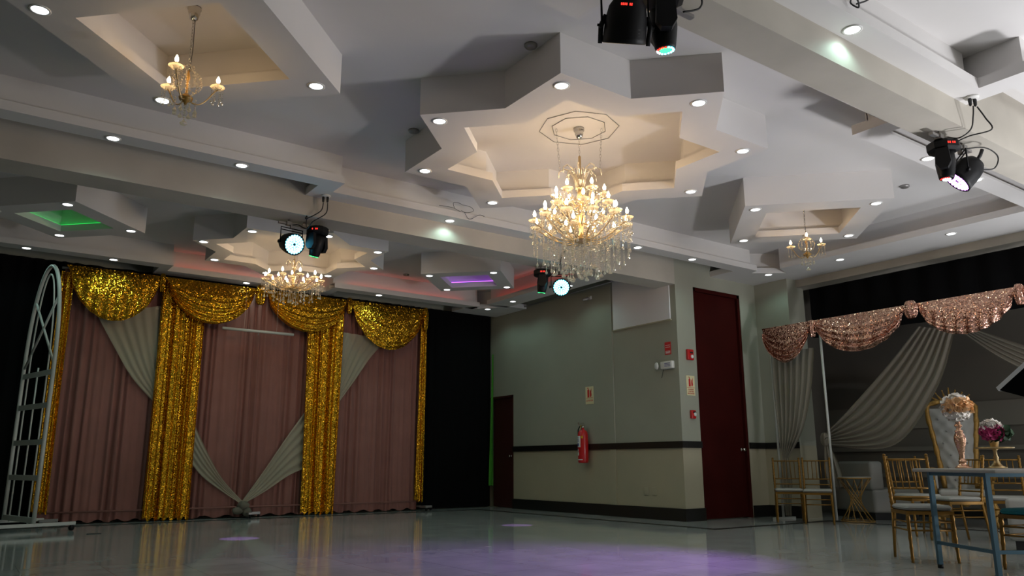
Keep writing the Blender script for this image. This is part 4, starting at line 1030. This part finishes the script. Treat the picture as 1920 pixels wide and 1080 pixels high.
# hourglass side table
t = thing('side_table', 'small black wire hourglass side table with white top', 'side table', (11.15, 6.78, 0))
MB().lathe([(.235, .640), (.235, .652)], 32).build('table_top', 'pvc', t)
def circ(r, z, n=32): return [(r*math.cos(2*PI*k/n), r*math.sin(2*PI*k/n), z) for k in range(n+1)]
MB().tube(circ(.235, .632), .009, 6).build('top_ring', 'goldd', t); MB().tube(circ(.235, .012), .008, 6).build('base_ring', 'goldd', t)
mb = MB()
for k in range(12):
    a = 2*PI*k/12; b = a+PI*.80; mb.tube([(.23*math.cos(a), .23*math.sin(a), .63), (.23*math.cos(b), .23*math.sin(b), .012)], .006, 5)
mb.build('wire_base', 'goldd', t)
# white sofa
t = thing('sofa', 'low white tufted sofa against the alcove behind the side table', 'sofa', (12.35, 7.15, 0), math.radians(60))
MB().rbox((-.66, -.35, .10), (.66, .42, .46), .05, 4).build('seat_block', 'pvc', t)
MB().rbox((-.66, .22, .44), (.36, .44, .88), .05, 4).build('backrest', 'pvc', t)
mb = MB()
for k in range(4):
    for j in range(2): mb.lathe([(.014, 0), (.010, .006)], 8, (-.5+.25*k, .218, .60+.14*j), (0, -1, 0))
mb.build('tufting_buttons', 'alcove', t); MB().box((-.62, -.3, 0), (.62, .4, .10)).build('plinth', 'dark', t)
# throne
t = thing('throne', 'tall white tufted throne with carved gold frame and crown', 'throne', (11.55, 5.42, 0), math.radians(118))
def throne_w(z): # half width of back at height
    u = (z-.5)/1.15; return .20+.13*u**1.3+(.0 if u < .8 else -.02*((u-.8)/.2)**2)
zs = [.5+1.15*k/16 for k in range(17)]
pad = MB()
def padf(u, v):
    z = .5+1.13*v; hw = throne_w(z)-.03; x = hw*(2*u-1); y = -.20-.16*v+.05*(1-(2*u-1)**2)*1.0
    y -= 0; y += -.0; return (x, y+.012*math.cos(u*PI*6)*math.cos(v*PI*10), z)
pad.grid(padf, 24, 32); pad.build('back_pad', 'pvc', t)
MB().grid(lambda u, v: (throne_w(.5+1.13*v)*(2*u-1), -.24-.16*v-.0, .5+1.13*v), 2, 16).build('back_shell', 'goldd', t)
btn = MB()
for j in range(6):
    for k in range(3 if j % 2 else 2):
        z = .62+.17*j; hw = throne_w(z)-.06; x = hw*((k-1)*.75 if j % 2 else (k-.5)*.8); btn.lathe([(.014, 0), (.009, .008)], 8, (x, -.135-.16*(z-.5)/1.13-.01, z), (0, 1, 0))
btn.build('crystal_buttons', 'fixh', t)
fr = [(-throne_w(z), -.21-.16*(z-.5)/1.13, z) for z in zs]; top_ = [(throne_w(1.65)*math.cos(a)*-1, -.37, 1.65+.09*math.sin(a)) for a in [PI*k/12 for k in range(1, 12)]]
fr = fr+top_+[(-x, y, z) for x, y, z in reversed(fr)]
MB().tube(fr, [.034+.008*math.sin(k*2.1) for k in range(len(fr))], 10).build('carved_frame', 'goldd', t)
cr_ = MB()
for k in range(-3, 4):
    h = .20-.035*abs(k); cr_.tube([(k*.040, -.37, 1.72), (k*.085, -.37, 1.72+h)], [.026, .007], 7).lathe([(.001, .0), (.014, .01), (.001, .03)], 8, (k*.085, -.37, 1.72+h-.01))
cr_.build('crown', 'goldd', t)
MB().rbox((-.30, -.20, .40), (.30, .34, .50), .04, 4).build('seat_cushion', 'pvc', t)
MB().rbox((-.33, -.22, .33), (.33, .36, .41), .02, 3).lathe([(.02, 0), (.07, .02), (.05, .05), (.01, .07)], 10, (0, .36, .34), (0, 1, 0)).build('seat_rail', 'goldd', t)
for sx in (-1, 1):
    MB().tube([(sx*.26, -.2, .74), (sx*.34, .05, .76), (sx*.37, .25, .75), (sx*.37, .32, .70), (sx*.36, .30, .64), (sx*.345, .26, .66)], [.03, .035, .04, .042, .035, .02], 9).tube([(sx*.36, .28, .68), (sx*.34, .24, .55), (sx*.33, .26, .40)], [.035, .025, .035], 9).build('arm', 'goldd', t)
    MB().rbox((sx*.32-.03, -.18, .50), (sx*.32+.03, .22, .72), .02, 3).build('arm_pad', 'pvc', t)
    MB().tube([(sx*.30, .32, .36), (sx*.35, .38, .25), (sx*.33, .36, .10), (sx*.36, .41, .02)], [.05, .038, .022, .03], 9).build('leg', 'goldd', t)
    MB().tube([(sx*.27, -.18, .36), (sx*.28, -.22, .18), (sx*.29, -.28, .02)], [.04, .028, .022], 9).build('leg', 'goldd', t)

# table with blue legs
t = thing('table', 'pale table with slim blue-grey steel legs at the right edge', 'table', (6.635, 3.145, 0), math.atan2(-.63, -.41)-PI/2)
# local +y runs from the far left leg to the near left leg; local +x away to the right
MB().rbox((-1.75, -.60, .775), (.03, .52, .805), .012, 3).build('table_top', 'tabletop', t)
for x in (0, -1.6):
    for y in (-.375, .375):
        MB().box((x-.017, y-.017, .03), (x+.017, y+.017, .775)).build('leg', 'tableleg', t)
        MB().lathe([(.022, 0), (.022, .03)], 10, (x, y, 0)).build('foot_cap', 'fix', t)
for z in (.19, .748): MB().box((-.012, -.375, z), (.012, .375, z+.026)).build('end_stretcher', 'tableleg', t)
for y, z in ((.36, .19), (.36, .748), (-.385, .748)): MB().box((-1.6, y, z), (-.017, y+.025, z+.026)).build('side_stretcher', 'tableleg', t)
ZT_ = .805
def petals(c, r, n, mt, nm, parent, seed, lo=-1, hi=1, az=None, pr=.035):
    rd = random.Random(seed); mb = MB()
    for k in range(n):
        z = lo+(hi-lo)*(k+.5)/n; a = k*2.39996+rd.random()*.3
        if az and not (az[0] < a % (2*PI) < az[1]): continue
        q = math.sqrt(max(0, 1-z*z)); d = Vector((q*math.cos(a), q*math.sin(a), z)); p = Vector(c)+d*r*(.92+.16*rd.random())
        u = d.orthogonal().normalized(); u.rotate(Matrix.Rotation(rd.random()*6.28, 3, d)); v = d.cross(u); s_ = pr*(.8+.5*rd.random())
        f = []; pts = [p-d*s_*.5]
        for j in range(7):
            b = 2*PI*j/7; pts.append(p+u*s_*math.cos(b)+v*s_*.8*math.sin(b)+d*s_*(.25+.3*math.cos(b*2+k)))
        mb.add(pts, [(0, 1+j, 1+(j+1) % 7) for j in range(7)], True)
    return mb.build(nm, mt, parent)
t = thing('flower_vase', 'tall rose gold mosaic vase with cream and peach flower ball on the table', 'vase', (7.21, 3.35, ZT_))
pr = [(.062, 0), (.064, .008), (.045, .022), (.03, .032), (.026, .05), (.036, .056), (.036, .062), (.022, .072), (.018, .085), (.024, .13), (.038, .19), (.048, .24), (.046, .27), (.03, .31), (.034, .315), (.034, .322), (.020, .33), (.018, .345), (.030, .36), (.030, .372), (.018, .385), (.022, .40), (.045, .43), (.058, .44), (.05, .436)]
MB().lathe(pr, 28).build('vase_body', 'rose', t)
MB().lathe([(.02, .40), (.09, .44), (.115, .50), (.10, .57), (.05, .61), (.01, .615)], 16).build('foam_ball', 'petalw', t)
petals((0, 0, .52), .105, 130, 'petalw', 'cream_petals', t, 1)
petals((-.018, -.022, .525), .100, 60, 'petalo', 'peach_petals', t, 2, -.25, .45, pr=.04)
t = thing('cake_stand', 'gold cake stand with glinting plate right of the tall vase', 'cake stand', (7.38, 3.15, ZT_))
MB().lathe([(.075, 0), (.076, .008), (.05, .02), (.03, .04), (.018, .07), (.022, .09), (.014, .11), (.016, .15), (.03, .165)], 24).build('pedestal', 'gold', t)
MB().lathe([(.03, .163), (.145, .166), (.150, .176), (.145, .178), (.02, .172)], 36).build('plate', 'gold', t)
t = thing('flower_pot', 'small pot of white and magenta flowers on the gold cake stand', 'flower pot', (7.38, 3.15, ZT_+.176))
MB().lathe([(.028, 0), (.032, .01), (.042, .06), (.044, .075), (.038, .07)], 18).build('pot', 'gold', t)
petals((-.01, 0, .135), .078, 90, 'petalp', 'magenta_petals', t, 3, -.6, .3, pr=.032)
petals((-.01, 0, .15), .075, 70, 'petalw', 'white_petals', t, 4, .25, 1, pr=.03)
petals((.03, -.03, .12), .085, 24, 'leaf', 'leaves', t, 5, -.5, .4, pr=.04)
t = thing('party_trinket', 'small pale violet ornament on the table at the right edge', 'ornament', (7.42, 2.92, ZT_))
MB().lathe([(.03, 0), (.04, .01), (.02, .02), (.03, .035), (.012, .055)], 14).build('ornament_body', 'label', t)
t = thing('white_bench', 'white box seat behind the gold stool at the right edge', 'seat', (8.75, 3.42, 0), math.radians(20))
MB().rbox((-.28, -.25, .12), (.28, .25, .52), .04, 3).build('seat_block', 'pvc', t)
MB().box((-.24, -.21, 0), (.24, .21, .12)).build('plinth', 'dark', t)
tag(MB().box((0, 0, 0), (.16, .05, .006)).build('floor_tag', 'dark', loc=(1.55, 11.3, 0)), 'small dark strip lying on the floor right of the arch foot', 'strip')

# softbox lamp on its stand
t = thing('softbox', 'black softbox lamp with silver rim cut by the right edge', 'softbox', tuple(SB_P))
n_ = SB_N; a_ = Vector((0, 0, 1)).cross(n_).normalized(); b_ = n_.cross(a_)
def sq(h, d): return [a_*h*sx+b_*h*sy+n_*d for sx, sy in ((1, 1), (-1, 1), (-1, -1), (1, -1))]
v = sq(.30, .0)+sq(.30, -.012)+sq(.09, -.32)
MB().add(v[4:]+[], [(0, 1, 5, 4), (1, 2, 6, 5), (2, 3, 7, 6), (3, 0, 4, 7), (4, 5, 6, 7)]).build('shell', 'black', t)
r_ = MB(); r_.add(sq(.305, .014)+sq(.305, -.014)+sq(.27, .014), [(k, (k+1) % 4, (k+1) % 4+4, k+4) for k in range(4)]+[(k, (k+1) % 4, (k+1) % 4+8, k+8) for k in range(4)]); r_.build('rim', 'silver', t)
MB().add(sq(.275, 0), [(0, 1, 2, 3)]).build('diffuser', 'diffuser', t)
c_ = -n_*.30; MB().lathe([(.05, 0), (.05, .14), (.03, .15)], 16, tuple(c_), tuple(-n_)).build('lamp_head', 'fix', t)
pb = Vector((c_.x-n_.x*.08, c_.y-n_.y*.08, 0))
MB().tube([(pb.x, pb.y, c_.z-.06), (pb.x, pb.y, -SB_P.z+.12)], .014, 8).build('stand_pole', 'fix', t)
for k in range(3):
    a = 2*PI*k/3+.6; MB().tube([(pb.x, pb.y, -SB_P.z+.55), (pb.x+.42*math.cos(a), pb.y+.42*math.sin(a), -SB_P.z+.012)], .010, 6).build('leg', 'fix', t)

# housing of the added ceiling fill, out of view to the right
t = thing('fill_lamp', 'black floor lamp added beyond the right edge to brighten the ceiling', 'fill_lamp', tuple(FL_P))
n_ = FL_N; a_ = Vector((0, 0, 1)).cross(n_).normalized(); b_ = n_.cross(a_)
def bx8(hx, hy, d0, d1): return [a_*hx*sx+b_*hy*sy+n_*d for d in (d0, d1) for sx, sy in ((1, 1), (-1, 1), (-1, -1), (1, -1))]
F6 = [(3, 2, 1, 0), (4, 5, 6, 7), (0, 1, 5, 4), (1, 2, 6, 5), (2, 3, 7, 6), (3, 0, 4, 7)]
MB().add(bx8(.31, .235, -.09, 0), F6).build('housing', 'fix', t)
MB().add(bx8(.28, .205, .002, .008), F6).build('fill_lamp_glass', 'pane', t)
for q in (-1, 1): MB().tube([a_*.33*q, a_*.33*q+Vector((0, 0, -.18)), a_*.33*q+Vector((0, 0, -.325))], .012, 6).build('fill_lamp_arm', 'fix', t)
MB().tube([a_*.33+Vector((0, 0, -.325)), a_*-.33+Vector((0, 0, -.325))], .012, 6).build('fill_lamp_bar', 'fix', t)
